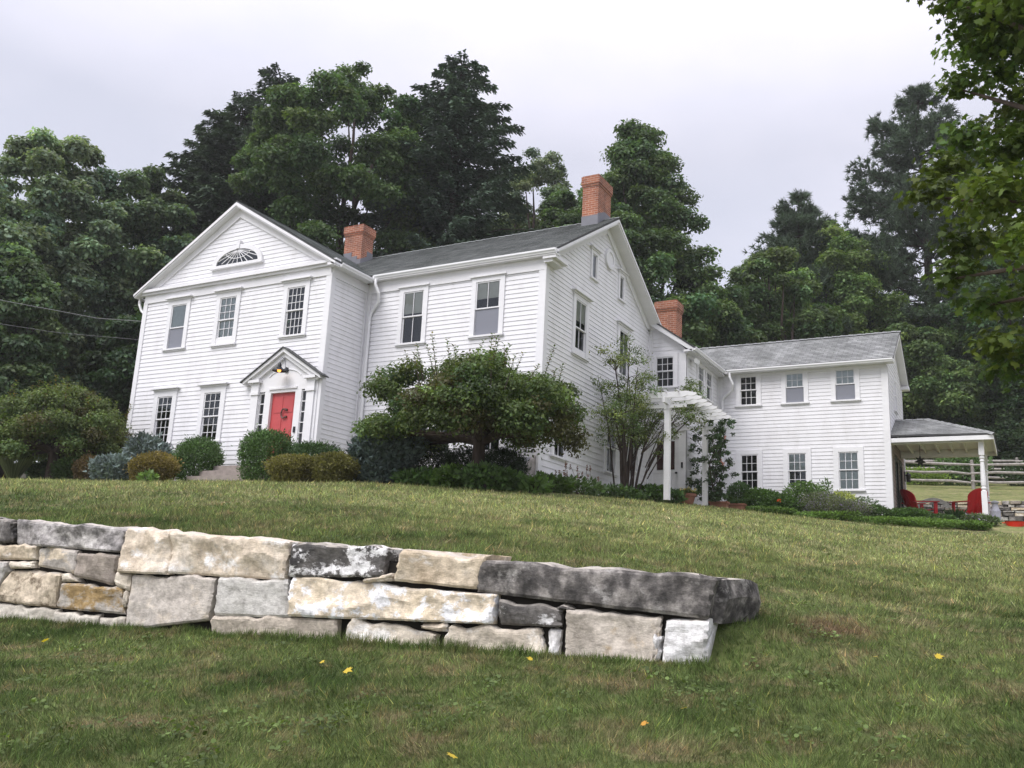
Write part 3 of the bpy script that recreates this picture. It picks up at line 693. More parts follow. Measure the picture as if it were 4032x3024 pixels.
def roof(name, quads, mat, thick=0.05, cap=None):
    mb = MB()
    for e0, e1, r1, r0 in quads:
        courses(mb, e0, e1, r1, r0)
        dn = (0, 0, -thick)
        pts = [e0, e1, r1, r0] if r1 != r0 else [e0, e1, r0]
        lo = [(p[0], p[1], p[2] - thick) for p in pts]
        mb.poly(lo)
        for i in range(len(pts)):
            j = (i + 1) % len(pts); mb.poly([pts[i], pts[j], lo[j], lo[i]])
    if cap:
        for a, b in cap:
            a, b = Vector(a), Vector(b); n = max(2, int((b - a).length / 0.28)); sd = (b - a).cross(Vector((0, 0, 1))).normalized() * 0.13
            for k in range(n):
                p, q = a.lerp(b, k / n), a.lerp(b, (k + 1.12) / n); up = Vector((0, 0, 0.045))
                for sgn in (-1, 1):
                    mb.poly([p + up, q + up * 0.6, q + sd * sgn + Vector((0, 0, -0.055)), p + sd * sgn + Vector((0, 0, -0.03))], 0, [(0, 0), (.3, 0), (.3, .13), (0, .13)])
    return mb.build(name, mat, house)
fa, fe, fo = 8.231, 5.779, 0.284            # front gable apex, eave, overhang
y0r = -0.245
r_front = roof('roof', [((W1 + fo, y0r, fe), (W1 + fo, YM, fe), (3.8, YM, fa), (3.8, y0r, fa)), ((-fo, y0r, fe), (-fo, YM, fe), (3.8, YM, fa), (3.8, y0r, fa))], M['shingle_dark'], cap=[((3.8, y0r, fa), (3.8, YM, fa))])
xr_ = XM + 0.414
me_, ma_ = 5.90, 8.296
r_main = roof('roof', [((-0.2, P - 0.156, me_), (xr_, P - 0.156, me_), (xr_, YM, ma_), (-0.2, YM, ma_)), ((-0.2, YR + 0.136, 5.93), (xr_, YR + 0.136, 5.93), (xr_, YM, ma_), (-0.2, YM, ma_))], M['shingle_dark'], cap=[((-0.2, YM, ma_), (xr_, YM, ma_))])
ez = lambda x: 6.26 - 0.72 * (x - XM)
xe_ = XE + 0.30
r_ell = roof('roof', [((xe_, YR - 0.25, ez(xe_)), (xe_, YW + 2.2, ez(xe_)), (11.9, YW + 2.2, ez(11.9)), (11.9, YR - 0.25, ez(11.9))), ((9.0, YR - 0.2, ez(14.8)), (9.0, YW + DW, ez(14.8)), (11.9, YW + DW, ez(11.9)), (11.9, YR - 0.2, ez(11.9)))], M['shingle_light'])
xw_ = XW + 0.266
wz, wr = 5.175, 6.657
r_wing = roof('roof', [((11.5, YW - 0.30, wz), (xw_, YW - 0.30, wz), (xw_, YWM, wr), (11.5, YWM, wr)), ((11.5, YW + DW + 0.30, wz), (xw_, YW + DW + 0.30, wz), (xw_, YWM, wr), (11.5, YWM, wr))], M['shingle_light'], cap=[((11.5, YWM, wr), (xw_, YWM, wr))])

# ---- cornices, rakes, gutters
mb = MB()
mb.box(T_front, -fo, W1 + fo, 0.0, 0.20, 5.76, 5.85); mb.box(T_front, -fo + 0.06, W1 + fo - 0.06, 0.0, 0.13, 5.69, 5.758); mb.box(T_front, 0.0, W1, 0.0, 0.05, 5.44, 5.688)
mb.poly([T_front(-fo, 0.20, 5.852), T_front(W1 + fo, 0.20, 5.852), T_front(W1, 0.0, 5.90), T_front(0, 0.0, 5.90)])
for sg in (-1, 1):
    X = lambda u: 3.8 + sg * u
    mb.extr([(X(0), 0, fa - 0.055), (X(4.084), 0, fe - 0.055), (X(4.084), 0, fe - 0.16), (X(0), 0, fa - 0.20)], (0, y0r + 0.0, 0))
    mb.extr([(X(0), 0, fa - 0.202), (X(3.95), 0, 5.83), (X(3.35), 0, 5.87), (X(0), 0, fa - 0.46)], (0, -0.055, 0))
    mb.extr([(X(0), 0, fa - 0.16), (X(4.10), 0, fe - 0.12), (X(4.10), 0, fe - 0.055), (X(0), 0, fa - 0.054)], (0, y0r - 0.03, 0))
mb.build('cornice', M['trim'], house)
mb = MB()   # right eave of the front block and front eave of the main block
mb.box(T_fside, 0.0, P, 0.0, 0.05, 5.40, 5.66); mb.box(T_fside, y0r, P - 0.16, 0.0, fo - 0.02, 5.66, 5.73)
mb.box(T_main, W1 + 0.05, XM + 0.05, 0.0, 0.05, 5.38, 5.70); mb.box(T_main, W1 + 0.05, XM + 0.40, 0.0, 0.22, 5.70, 5.76); mb.box(T_main, W1 + 0.30, XM + 0.40, 0.06, 0.24, 5.762, 5.86)
mb.box(T_gab, P - 0.20, P + 0.55, 0.0, 0.38, 5.62, 5.72); mb.box(T_gab, P - 0.14, P + 0.49, 0.0, 0.26, 5.54, 5.618)
mb.build('cornice', M['trim'], house)
mb = MB()   # rakes of the right gable
for (ye, zev) in ((P - 0.156, me_), (YR + 0.136, 5.93)):
    mb.extr([(XM, YM, ma_ - 0.055), (XM, ye, zev - 0.055), (XM, ye, zev - 0.17), (XM, YM, ma_ - 0.20)], (0.40, 0, 0))
    sgn = 1 if ye < YM else -1
    mb.extr([(XM, YM, ma_ - 0.20), (XM, ye + sgn * 0.14, zev - 0.10), (XM, ye + sgn * 0.52, zev - 0.10), (XM, YM, ma_ - 0.44)], (0.06, 0, 0))
    mb.extr([(XM + 0.402, YM, ma_ - 0.056), (XM + 0.402, ye, zev - 0.056), (XM + 0.402, ye, zev - 0.13), (XM + 0.402, YM, ma_ - 0.14)], (0.03, 0, 0))
mb.build('rake_board', M['trim'], house)
mb = MB()   # ell rake
mb.extr([(XM + 0.02, YR, ez(XM) - 0.055), (xe_, YR, ez(xe_) - 0.055), (xe_, YR, ez(xe_) - 0.20), (XM + 0.02, YR, ez(XM) - 0.24)], (0, -0.235, 0))
mb.box(T_ells, YR - 0.235, YW - 0.05, 0.0, 0.28, 4.965, 5.03); mb.box(T_ells, YR + 0.12, YW - 0.05, 0.0, 0.045, 4.86, 4.963)
mb.build('rake_board', M['trim'], house)
mb = MB()   # wing eave and rakes
mb.box(T_wing, XE + 0.3, xw_ - 0.02, 0.0, 0.28, 5.03, 5.09); mb.box(T_wing, XE + 0.1, XW, 0.0, 0.045, 4.93, 5.03)
for ye in (YW - 0.30, YW + DW + 0.30):
    mb.extr([(XW, YWM, wr - 0.055), (XW, ye, wz - 0.055), (XW, ye, wz - 0.17), (XW, YWM, wr - 0.21)], (0.25, 0, 0))
mb.box(T_wside, YW + DW, YW + DW + 0.36, -0.3, 0.27, 5.0, 5.12)
mb.build('cornice', M['trim'], house)
def gutter(p0, p1, outward):
    mb = MB(); p0, p1, o = Vector(p0), Vector(p1), Vector(outward)
    prof = [(0.0, 0.0), (0.075, 0.0), (0.085, 0.03), (0.115, 0.065), (0.115, 0.11), (0.10, 0.11), (0.095, 0.07), (0.0, 0.06)]
    ring = [p0 + o * a + Vector((0, 0, b)) for a, b in prof]
    mb.extr(ring, p1 - p0); return mb.build('gutter', M['gutter'], house)
gutter((W1 + fo + 0.09, P - 0.17, me_ - 0.16), (xr_ - 0.03, P - 0.17, me_ - 0.16), (0, -1, 0))
gutter((W1 + fo + 0.002, -0.05, fe - 0.15), (W1 + fo + 0.002, P - 0.30, fe - 0.15), (1, 0, 0))
gutter((xe_ + 0.002, YR - 0.2, ez(xe_) - 0.15), (xe_ + 0.002, YW - 0.45, ez(xe_) - 0.15), (1, 0, 0))
gutter((xe_ + 0.12, YW - 0.302, wz - 0.15), (xw_ - 0.02, YW - 0.302, wz - 0.15), (0, -1, 0))
gutter((xw_ - 0.1, YW + DW + 0.302, wz - 0.15), (11, YW + DW + 0.302, wz - 0.15), (0, 1, 0))
gutter((-fo - 0.002, 0.0, fe - 0.15), (-fo - 0.002, YM, fe - 0.15), (-1, 0, 0))
def downspout(pts, r=0.045):
    mb = MB(); mb.tube(pts, r, 8); mb.build('downspout', M['gutter'], house)
downspout([(8.05, 1.38, 5.72), (8.06, 1.36, 5.55), (8.16, 1.42, 5.30), (8.10, 1.52, 5.08), (7.86, 1.56, 4.82), (7.80, 1.56, 4.66), (7.80, 1.56, -0.3)])
downspout([(15.20, 12.56, 5.02), (15.21, 12.55, 4.86), (15.30, 12.60, 4.62), (15.22, 12.72, 4.42), (14.92, 12.80, 4.22), (14.86, 12.82, 4.10), (14.86, 12.82, 0.0)])
downspout([(-0.36, 0.05, 5.62), (-0.36, 0.05, 5.50), (-0.22, 0.05, 5.28), (-0.08, 0.05, 5.16), (-0.06, 0.05, 5.0), (-0.06, 0.05, -0.3)])

# ---- chimneys (each stands on its roof)
def chimney(x0, x1, y0, y1, zb, zt, par, flash, cl=0.05):
    mb = MB()
    def band(a, z0, z1):
        X0, X1, Y0, Y1 = x0 - a, x1 + a, y0 - a, y1 + a
        c = [(X0, Y0), (X1, Y0), (X1, Y1), (X0, Y1)]; u = 0
        for i in range(4):
            p, q = c[i], c[(i + 1) % 4]; L = math.hypot(q[0] - p[0], q[1] - p[1])
            mb.poly([(p[0], p[1], z0), (q[0], q[1], z0), (q[0], q[1], z1), (p[0], p[1], z1)], 0, [(u, z0), (u + L, z0), (u + L, z1), (u, z1)]); u += L
        for z in (z0, z1): mb.poly([(p[0], p[1], z) for p in c], 0, [(p[0], p[1]) for p in c])
    band(0, zb, zt - 0.36); band(cl * 0.5, zt - 0.36, zt - 0.29); band(cl, zt - 0.29, zt - 0.03); band(cl * 0.3, zt - 0.03, zt)
    o = mb.build('chimney', M['brick'], par)
    mb = MB(); e = 0.012
    for f in flash: mb.extr([Vector(p) for p in f[0]], f[1])
    if flash: mb.build('lead_flashing', M['lead'], o) if False else None
    return o
def chim_flash(par, pts_list):
    mb = MB()
    for pts, vec in pts_list: mb.extr(pts, vec)
    mb.build('flashing', M['lead'], par)
c1 = (3.92, 4.68, 4.64, 5.25)
chimney(*c1, 7.2, 9.26, r_main, [], 0.05)
chim_flash(r_main, [([(3.92, 4.64, 7.6), (4.69, 4.64, 7.6), (4.69, 4.64, 7.98), (4.52, 4.64, 7.98), (4.52, 4.64, 8.10), (4.28, 4.64, 8.10), (4.28, 4.64, 8.26), (3.92, 4.64, 8.26)], (0, -0.015, 0)),
                    ([(4.68, 4.63, 7.6), (4.68, 5.26, 7.8), (4.68, 5.26, 8.36), (4.68, 4.95, 8.36), (4.68, 4.95, 8.16), (4.68, 4.63, 7.98)], (0.015, 0, 0))])
c2 = (12.84, 13.36, 4.98, 5.94)
chimney(*c2, 7.7, 9.62, r_main, [], 0.04)
chim_flash(r_main, [([(12.83, 4.98, 7.9), (13.37, 4.98, 7.9), (13.37, 4.98, 8.30), (12.83, 4.98, 8.30)], (0, -0.015, 0)), ([(13.36, 4.97, 7.9), (13.36, 5.95, 7.9), (13.36, 5.95, 8.56), (13.36, 5.46, 8.56), (13.36, 4.97, 8.34)], (0.015, 0, 0))])
mb = MB(); mb.lathe((4.2, 4.95, 9.26), [(0.09, 0), (0.09, 0.12), (0.08, 0.12)], 10); mb.build('flue', M['terracotta'], r_main)
chimney(13.52, 14.24, 9.62, 10.2, 5.2, 6.95, r_ell, [], 0.045)

# ---- side door of the ell
mb = MB()
mb.box(T_ellf, 13.46, 13.60, -0.02, 0.05, 0.05, 2.20); mb.box(T_ellf, 14.48, 14.64, -0.02, 0.05, 0.05, 2.20); mb.box(T_ellf, 13.46, 14.64, -0.02, 0.052, 2.20, 2.38); mb.box(T_ellf, 13.42, 14.66, 0.0, 0.10, 2.381, 2.43)
mb.build('door_frame', M['trim'], house)
mb = MB(); mb.box(T_ellf, 13.60, 14.48, -0.05, -0.005, 0.08, 2.20); mb.box(T_ellf, 13.72, 14.36, -0.005, 0.008, 0.25, 0.95)
mb.box(T_ellf, 13.60, 14.48, -0.005, 0.012, 1.06, 1.09)
sdoor = mb.build('door', M['trim'], house); sdoor['label'] = 'white side door with two narrow dark lights'
for a, b in ((13.75, 13.96), (14.16, 14.34)):
    mb = MB(); mb.box(T_ellf, a, b, -0.005, 0.012, 1.16, 2.08); mb.build('door_light', M['maroon'], sdoor)
mb = MB(); mb.lathe(T_ellf(14.41, 0.05, 1.05), [(0.0, -0.04), (0.035, -0.02), (0.04, 0.0), (0.035, 0.02), (0.0, 0.04)], 10); mb.build('door_knob', M['black'], sdoor)
mb = MB(); mb.box(T_ellf, 14.575, 14.635, 0.05, 0.075, 1.20, 1.38); mb.box(T_ellf, 14.585, 14.625, 0.075, 0.08, 1.22, 1.30); mb.build('doorbell', M['black'], house)
# ---- dark doors under the porch
for a, b in ((14.00, 14.84), (15.10, 15.94)):
    mb = MB(); mb.box(T_wside, a, a + 0.14, -0.03, 0.02, 0.05, 2.15); mb.box(T_wside, b - 0.14, b, -0.03, 0.02, 0.05, 2.15); mb.box(T_wside, a, b, -0.03, 0.018, 2.0, 2.15); mb.box(T_wside, a, b, -0.03, 0.018, 0.05, 0.3)
    dd = mb.build('door', M['black'], house); dd['label'] = 'dark glazed door under the porch'
    mb = MB(); mb.poly([T_wside(a, -0.01, .05), T_wside(b, -0.01, .05), T_wside(b, -0.01, 2.15), T_wside(a, -0.01, 2.15)]); mb.build('pane', M['glass'], dd)
    mb = MB(); mb.box(T_wside, a, b, -0.5, -0.45, .0, 2.2); mb.build('dark_backing', M['room'], dd)

# ---- porch
PX, PY0, PY1, PZ = 23.32, YW - 0.02, 16.25, 2.60
PYM, PRX, PRZ = (PY0 + PY1) / 2, 21.36, 3.44
proof = roof('porch_roof', [((XW, PY0, PZ + 0.05), (PX, PY0, PZ), (PRX, PYM, PRZ), (XW, PYM, PRZ)), ((XW, PY1, PZ + 0.05), (PX, PY1, PZ), (PRX, PYM, PRZ), (XW, PYM, PRZ)), ((PX, PY0, PZ), (PX, PY1, PZ), (PRX, PYM, PRZ), (PRX, PYM, PRZ))], M['shingle_light'], cap=[((PRX, PYM, PRZ), (PX, PY0, PZ)), ((PRX, PYM, PRZ), (PX, PY1, PZ)), ((XW, PYM, PRZ), (PRX, PYM, PRZ))])
mb = MB()
mb.box(I3, XW + 0.03, PX - 0.01, PY0 + 0.002, PY0 + 0.04, PZ - 0.19, PZ - 0.052); mb.box(I3, PX - 0.05, PX - 0.012, PY0 + 0.04, PY1 - 0.04, PZ - 0.19, PZ - 0.054); mb.box(I3, XW + 0.03, PX - 0.012, PY1 - 0.04, PY1 - 0.002, PZ - 0.19, PZ - 0.054)
mb.box(I3, XW + 0.03, PX - 0.30, PY0 + 0.20, PY0 + 0.36, PZ - 0.22, PZ - 0.06); mb.box(I3, XW + 0.03, PX - 0.30, PY1 - 0.72, PY1 - 0.56, PZ - 0.30, PZ - 0.06); mb.box(I3, PX - 0.46, PX - 0.302, PY0 + 0.36, PY1 - 0.56, PZ - 0.22, PZ - 0.06)
mb.box(I3, XW + 0.03, PX - 0.05, PY0 + 0.04, PY1 - 0.04, PZ - 0.056, PZ - 0.050)
for k in range(6):
    x = XW + 0.4 + k * 0.42; mb.box(I3, x, x + 0.045, PY0 + 0.36, PY1 - 0.72, PZ - 0.18, PZ - 0.06)
mb.build('porch_beam', M['trim'], house)
def porch_post(x, y, z0, z1):
    mb = MB(); q = 0.078
    mb.box(I3, x - q, x + q, y - q, y + q, z0, z0 + 0.95); mb.box(I3, x - q, x + q, y - q, y + q, z1 - 0.42, z1)
    H = z1 - 0.42 - z0 - 0.95
    mb.lathe((x, y, z0 + 0.95), [(0.075, 0), (0.05, 0.03), (0.078, 0.07), (0.078, 0.10), (0.055, 0.13), (0.072, 0.17), (0.078, 0.30), (0.06, H * 0.75), (0.055, H - 0.22), (0.075, H - 0.18), (0.055, H - 0.13), (0.08, H - 0.09), (0.08, H - 0.05), (0.05, H - 0.03), (0.07, H)], 16)
    mb.build('porch_post', M['trim'], house)
porch_post(22.94, 13.18, -0.1, PZ - 0.215); porch_post(22.94, 15.60, -0.1, PZ - 0.295)
mb = MB(); mb.box(I3, 4.72, 7.6, -1.62, -1.27, -0.80, -0.335); mb.box(I3, 4.77, 7.6, -1.268, -0.93, -0.8, -0.145); mb.box(I3, 4.90, 7.6, -0.928, -0.075, -0.8, 0.03)
mb.build('front_steps', M['steps'], house)

# ------------------------------------------------------------------ things fixed to or beside the house
lamp = thing('wall_lamp', (6.36, -0.06, 2.80), 'black gooseneck barn lamp glowing orange over the red front door', 'lamp')
mb = MB(); mb.tube([(6.36, -0.06, 2.80), (6.36, -0.10, 2.80)], 0.075, 14); mb.build('mount', M['black'], lamp)
mb = MB(); mb.tube([(6.36, -0.10, 2.80), (6.36, -0.14, 2.88), (6.36, -0.16, 3.02), (6.36, -0.22, 3.10), (6.36, -0.30, 3.10), (6.36, -0.355, 3.03), (6.36, -0.36, 2.92)], 0.011, 6); mb.build('arm', M['zinc'], lamp)
mb = MB(); mb.lathe((6.36, -0.36, 2.70), [(0.20, 0.0), (0.19, 0.03), (0.10, 0.08), (0.055, 0.12), (0.05, 0.18), (0.025, 0.24)], 18, cap=False); mb.build('lamp_shade', M['black'], lamp)
mb = MB(); mb.lathe((6.36, -0.36, 2.665), [(0.0, 0.0), (0.045, 0.02), (0.055, 0.06), (0.03, 0.12)], 10); mb.build('bulb', M['bulb'], lamp)

def wire(pts, label):
    mb = MB(); mb.tube(pts, 0.011 if 'thicker' in label else 0.006, 5); o = mb.build('overhead_wire', M['cable'], None, pts[0]); tag(o, label, 'wire', 'overhead wires'); return o
wire([(-0.15, 0.05, 4.92), (-0.9, -1.0, 4.80), (-1.9, -3.4, 4.74), (-4, -9.5, 5.0), (-7, -18, 6.2)], 'upper, thicker overhead wire running into the left corner of the house')
wire([(-0.10, 0.02, 4.30), (-1.2, -2.0, 4.08), (-1.9, -3.5, 4.02), (-4, -9.5, 4.2), (-7, -18, 5.3)], 'lower, fainter overhead wire against the dark trees on the left')

pg = thing('pergola', (15.35, 7.5, 0.0), 'white pergola with curved rafter tails in front of the side door', 'pergola')
bx, y1, y2 = 15.35, 5.78, 9.26
for y in (y1, y2):
    mb = MB(); mb.box(I3, bx - 0.075, bx + 0.075, y - 0.075, y + 0.075, -0.2, 2.50); mb.box(I3, bx - 0.09, bx + 0.09, y - 0.09, y + 0.09, 2.36, 2.40); mb.build('post', M['trim'], pg)
mb = MB(); mb.box(I3, bx - 0.035, bx + 0.035, y1 - 0.35, y2 + 0.35, 2.502, 2.66); mb.build('beam', M['trim'], pg)
for y in (y1, y2):
    mb = MB(); mb.box(I3, (XM if y < YR else XE) + 0.06, bx + 0.55, y - 0.03, y + 0.03, 2.40, 2.498); mb.build('cross_beam', M['trim'], pg)
for k in range(9):
    y = y1 - 0.15 + k * (y2 - y1 + 0.45) / 8
    xs = XM + 0.06 if y < YR - 0.05 else XE + 0.06
    prof = [(xs, 2.662), (15.85, 2.662), (15.98, 2.70), (16.10, 2.67), (16.22, 2.70), (16.24, 2.76), (16.08, 2.80), (15.95, 2.83), (15.8, 2.83), (xs, 2.83)]
    mb = MB(); mb.extr([(a, y - 0.022, b) for a, b in prof], (0, 0.044, 0)); mb.build('rafter', M['trim'], pg)
for k in range(6):
    x = 13.9 + k * 0.36
    mb = MB(); mb.box(I3, x, x + 0.03, y1 - 0.3, min(y2 + 0.3, YR - 0.06 if x < XE + 0.05 else 99), 2.832, 2.87); mb.build('purlin', M['trim'], pg)

star = thing('star_lantern', (21.08, 14.3, 2.54), 'dark metal star hanging under the porch roof', 'lantern')
mb = MB(); mb.tube([(21.08, 14.3, 2.56), (21.08, 14.3, 2.18)], 0.008, 5); mb.build('chain', M['black'], star)
mb = MB(); c = Vector((21.08, 14.3, 2.0)); ax = Vector((math.cos(0.5), math.sin(0.5), 0))
pts = []
for k in range(14):
    a = 6.28318 * k / 14 + 1.5708; r = 0.20 if k % 2 == 0 else 0.10
    pts.append(c + ax * (r * math.cos(a)) + Vector((0, 0, r * math.sin(a))))
nrm = Vector((-ax.y, ax.x, 0))
for k in range(14):
    for sg in (-1, 1): mb.poly([pts[k], pts[(k + 1) % 14], c + nrm * 0.07 * sg])
mb.build('star', M['black'], star)

wl = thing('wall_lantern', (XW + 0.03, 16.42, 1.75), 'small black lantern on the wall at the back of the porch', 'lantern')
mb = MB(); mb.box(T_wside, 16.36, 16.48, 0.03, 0.06, 1.6, 1.95); mb.build('mount', M['black'], wl)
mb = MB(); mb.lathe((XW + 0.15, 16.42, 1.58), [(0.04, 0), (0.07, 0.03), (0.08, 0.22), (0.10, 0.24), (0.03, 0.33), (0.0, 0.36)], 8); mb.build('lantern_body', M['black'], wl)

fl = thing('floodlight', (XE + 0.05, YR + 0.35, 4.78), 'small white round floodlight under the ell eave', 'lamp')
mb = MB(); mb.tube([(XE + 0.05, YR + 0.45, 4.80), (XE + 0.12, YR + 0.43, 4.80)], 0.05, 10); mb.build('mount', M['trim'], fl)
for dy in (0.0, 0.22):
    mb = MB(); mb.tube([(XE + 0.12, YR + 0.33 + dy, 4.79), (XE + 0.20, YR + 0.28 + dy, 4.77), (XE + 0.27, YR + 0.24 + dy, 4.75)], [0.04, 0.075, 0.085], 12); mb.build('lamp_head', M['gutter'], fl)

bk = thing('cellar_hatch', (13.0, 1.2, -0.25), 'low grey cellar hatch at the foot of the main corner', 'hatch')
mb = MB(); mb.extr([(12.55, 1.60, 0.42), (12.55, 0.95, -0.05), (12.55, 0.95, -0.5), (12.55, 1.60, -0.5)], (0.78, 0, 0)); mb.build('hatch_door', M['cellar'], bk)
mb = MB(); mb.extr([(13.33, 1.59, 0.47), (13.33, 0.90, -0.05), (13.33, 0.90, -0.5), (13.33, 1.59, -0.5)], (0.07, 0, 0)); mb.build('side_board', M['oldwood'], bk)
mb = MB(); mb.tube([(12.40, 1.30, -0.2), (12.72, 1.55, 1.30)], 0.04, 8); o = mb.build('white_pole', M['gutter'], None, (12.4, 1.3, -0.2)); tag(o, 'white pole leaning against the clapboards behind the crabapple', 'pole')

# ---- chairs, bench, milk can, tub
def adirondack(loc, rz, label):
    ch = thing('garden_chair', loc, label, 'chair', 'red garden chairs on the porch patio'); cs, sn = math.cos(rz), math.sin(rz)
    T = lambda p: (loc[0] + 1.12 * (p[0] * cs - p[1] * sn), loc[1] + 1.12 * (p[0] * sn + p[1] * cs), loc[2] + 1.08 * p[2])
    mb = MB()
    for k in range(5):
        x = 0.02 + k * 0.105; z = 0.24 + x * 0.28
        mb.hexa([T(q) for q in ((x, -.26, z), (x + .095, -.26, z + .026), (x + .095, .26, z + .026), (x, .26, z), (x, -.26, z + .022), (x + .095, -.26, z + .048), (x + .095, .26, z + .048), (x, .26, z + .022))])
    mb.build('seat', M['red_plastic'], ch)
    mb = MB(); N = 12; out = []
    prof = [(-0.24, 0.0)] + [(-0.31 * math.cos(math.pi * k / N), 0.56 + 0.25 * math.sin(math.pi * k / N)) for k in range(N + 1)] + [(0.24, 0.0)]
    def bp(y, h, t): cv = 0.10 * (y / 0.31) ** 2; return T((-0.02 - h * 0.40 + cv + t, y, 0.22 + h * 0.93))
    c0 = (0.0, 0.45)
    for t in (0.0, 0.03):
        for i in range(len(prof)):
            j = (i + 1) % len(prof); a, b = prof[i], prof[j]
            mb.poly([bp(a[0], a[1], t), bp(b[0], b[1], t), bp(b[0] * .5, c0[1] + (b[1] - c0[1]) * .5, t), bp(a[0] * .5, c0[1] + (a[1] - c0[1]) * .5, t)])
            mb.poly([bp(a[0] * .5, c0[1] + (a[1] - c0[1]) * .5, t), bp(b[0] * .5, c0[1] + (b[1] - c0[1]) * .5, t), bp(0, c0[1], t)])
    for i in range(len(prof)):
        j = (i + 1) % len(prof); a, b = prof[i], prof[j]
        mb.poly([bp(a[0], a[1], 0), bp(b[0], b[1], 0), bp(b[0], b[1], .03), bp(a[0], a[1], .03)])
    for y in (-0.12, 0.0, 0.12):
        mb.hexa([bp(y - .008, 0.02, -.012), bp(y + .008, 0.02, -.012), bp(y + .008, 0.02, 0), bp(y - .008, 0.02, 0), bp(y - .008, 0.72, -.012), bp(y + .008, 0.72, -.012), bp(y + .008, 0.72, 0), bp(y - .008, 0.72, 0)])
    mb.hexa([bp(-.30, 0.30, -.03), bp(.30, 0.30, -.03), bp(.30, 0.30, 0.0), bp(-.30, 0.30, 0.0), bp(-.30, 0.36, -.03), bp(.30, 0.36, -.03), bp(.30, 0.36, 0), bp(-.30, 0.36, 0)])
    mb.build('backrest', M['red_plastic'], ch)
    for s in (-1, 1):
        y = s * 0.35
        mb = MB(); mb.hexa([T(q) for q in ((-.2, y - .055, .56), (.60, y - .075, .60), (.60, y + .075, .60), (-.2, y + .055, .56), (-.2, y - .055, .585), (.60, y - .075, .625), (.60, y + .075, .625), (-.2, y + .055, .585))]); mb.build('arm', M['red_plastic'], ch)
        mb = MB(); mb.hexa([T(q) for q in ((.46, y - .02, 0), (.56, y - .02, 0), (.56, y + .02, 0), (.46, y + .02, 0), (.46, y - .02, .60), (.56, y - .02, .60), (.56, y + .02, .60), (.46, y + .02, .60))]); mb.build('leg', M['red_plastic'], ch)
        mb = MB(); y = s * 0.28; mb.hexa([T(q) for q in ((-.42, y - .018, 0), (-.32, y - .018, 0), (-.32, y + .018, 0), (-.42, y + .018, 0), (.44, y - .018, .28), (.56, y - .018, .30), (.56, y + .018, .30), (.44, y + .018, .28))]); mb.build('leg', M['red_plastic'], ch)
adirondack((20.72, 15.0, 0.08), rad(38), 'red garden chair beside the house wall, facing right')
adirondack((22.60, 15.0, 0.08), rad(128), 'red garden chair half hidden by the turned porch post')

bn = thing('garden_bench', (21.15, 17.3, 0.1), 'weathered pale bench with an arched slatted back between the red chairs', 'bench')
mb = MB(); N = 16
for k in range(N):
    a0, a1 = math.pi * (0.10 + 0.80 * k / N), math.pi * (0.10 + 0.80 * (k + 0.93) / N)
    q = lambda r, a, y: (21.15 - 0.62 * r * math.cos(a), 17.3 + y, 0.62 + 0.50 * (r * math.sin(a)) )
    mb.hexa([q(.72, a0, 0), q(.72, a1, 0), q(.72, a1, .05), q(.72, a0, .05), q(1.0, a0, 0), q(1.0, a1, 0), q(1.0, a1, .05), q(1.0, a0, .05)])
mb.build('backrest', M['palewood'], bn)
mb = MB(); mb.box(I3, 20.5, 21.8, 17.0, 17.28, 0.52, 0.57); mb.build('seat', M['oldwood'], bn)
for x in (20.58, 21.66):
    mb = MB(); mb.box(I3, x, x + 0.07, 17.02, 17.34, 0.0, 0.518); mb.build('leg', M['oldwood'], bn)

mc = thing('milk_can', (22.74, 13.55, -0.05), 'dull metal milk can beside the porch post', 'milk can')
mb = MB(); mb.lathe((22.80 + 0.38, 14.4, -0.05), [(0.15, 0), (0.155, 0.02), (0.155, 0.40), (0.09, 0.54), (0.085, 0.62), (0.115, 0.66)], 18); mb.build('can_body', M['zinc'], mc)
mb = MB(); mb.lathe((22.80 + 0.38, 14.4, 0.61), [(0.12, 0), (0.125, 0.04), (0.05, 0.075), (0.0, 0.08)], 18); mb.build('lid', M['zinc'], mc)

tub = thing('plastic_tub', (23.72, 12.6, -0.4), 'bright red plastic tub at the foot of the stone wall', 'tub')
mb = MB(); z0 = gz(23.7, 12.6); mb.lathe((23.72, 12.6, z0 - 0.08), [(0.20, 0), (0.26, 0.17), (0.28, 0.19), (0.24, 0.19), (0.19, 0.05)], 20); mb.build('tub_body', M['red_bright'], tub)
for sx in (-1, 1):
    mb = MB(); mb.tube([(23.72 + sx * 0.26, 12.52, z0 + 0.07), (23.72 + sx * 0.33, 12.6, z0 + 0.08), (23.72 + sx * 0.26, 12.68, z0 + 0.07)], 0.014, 6); mb.build('handle', M['red_bright'], tub)

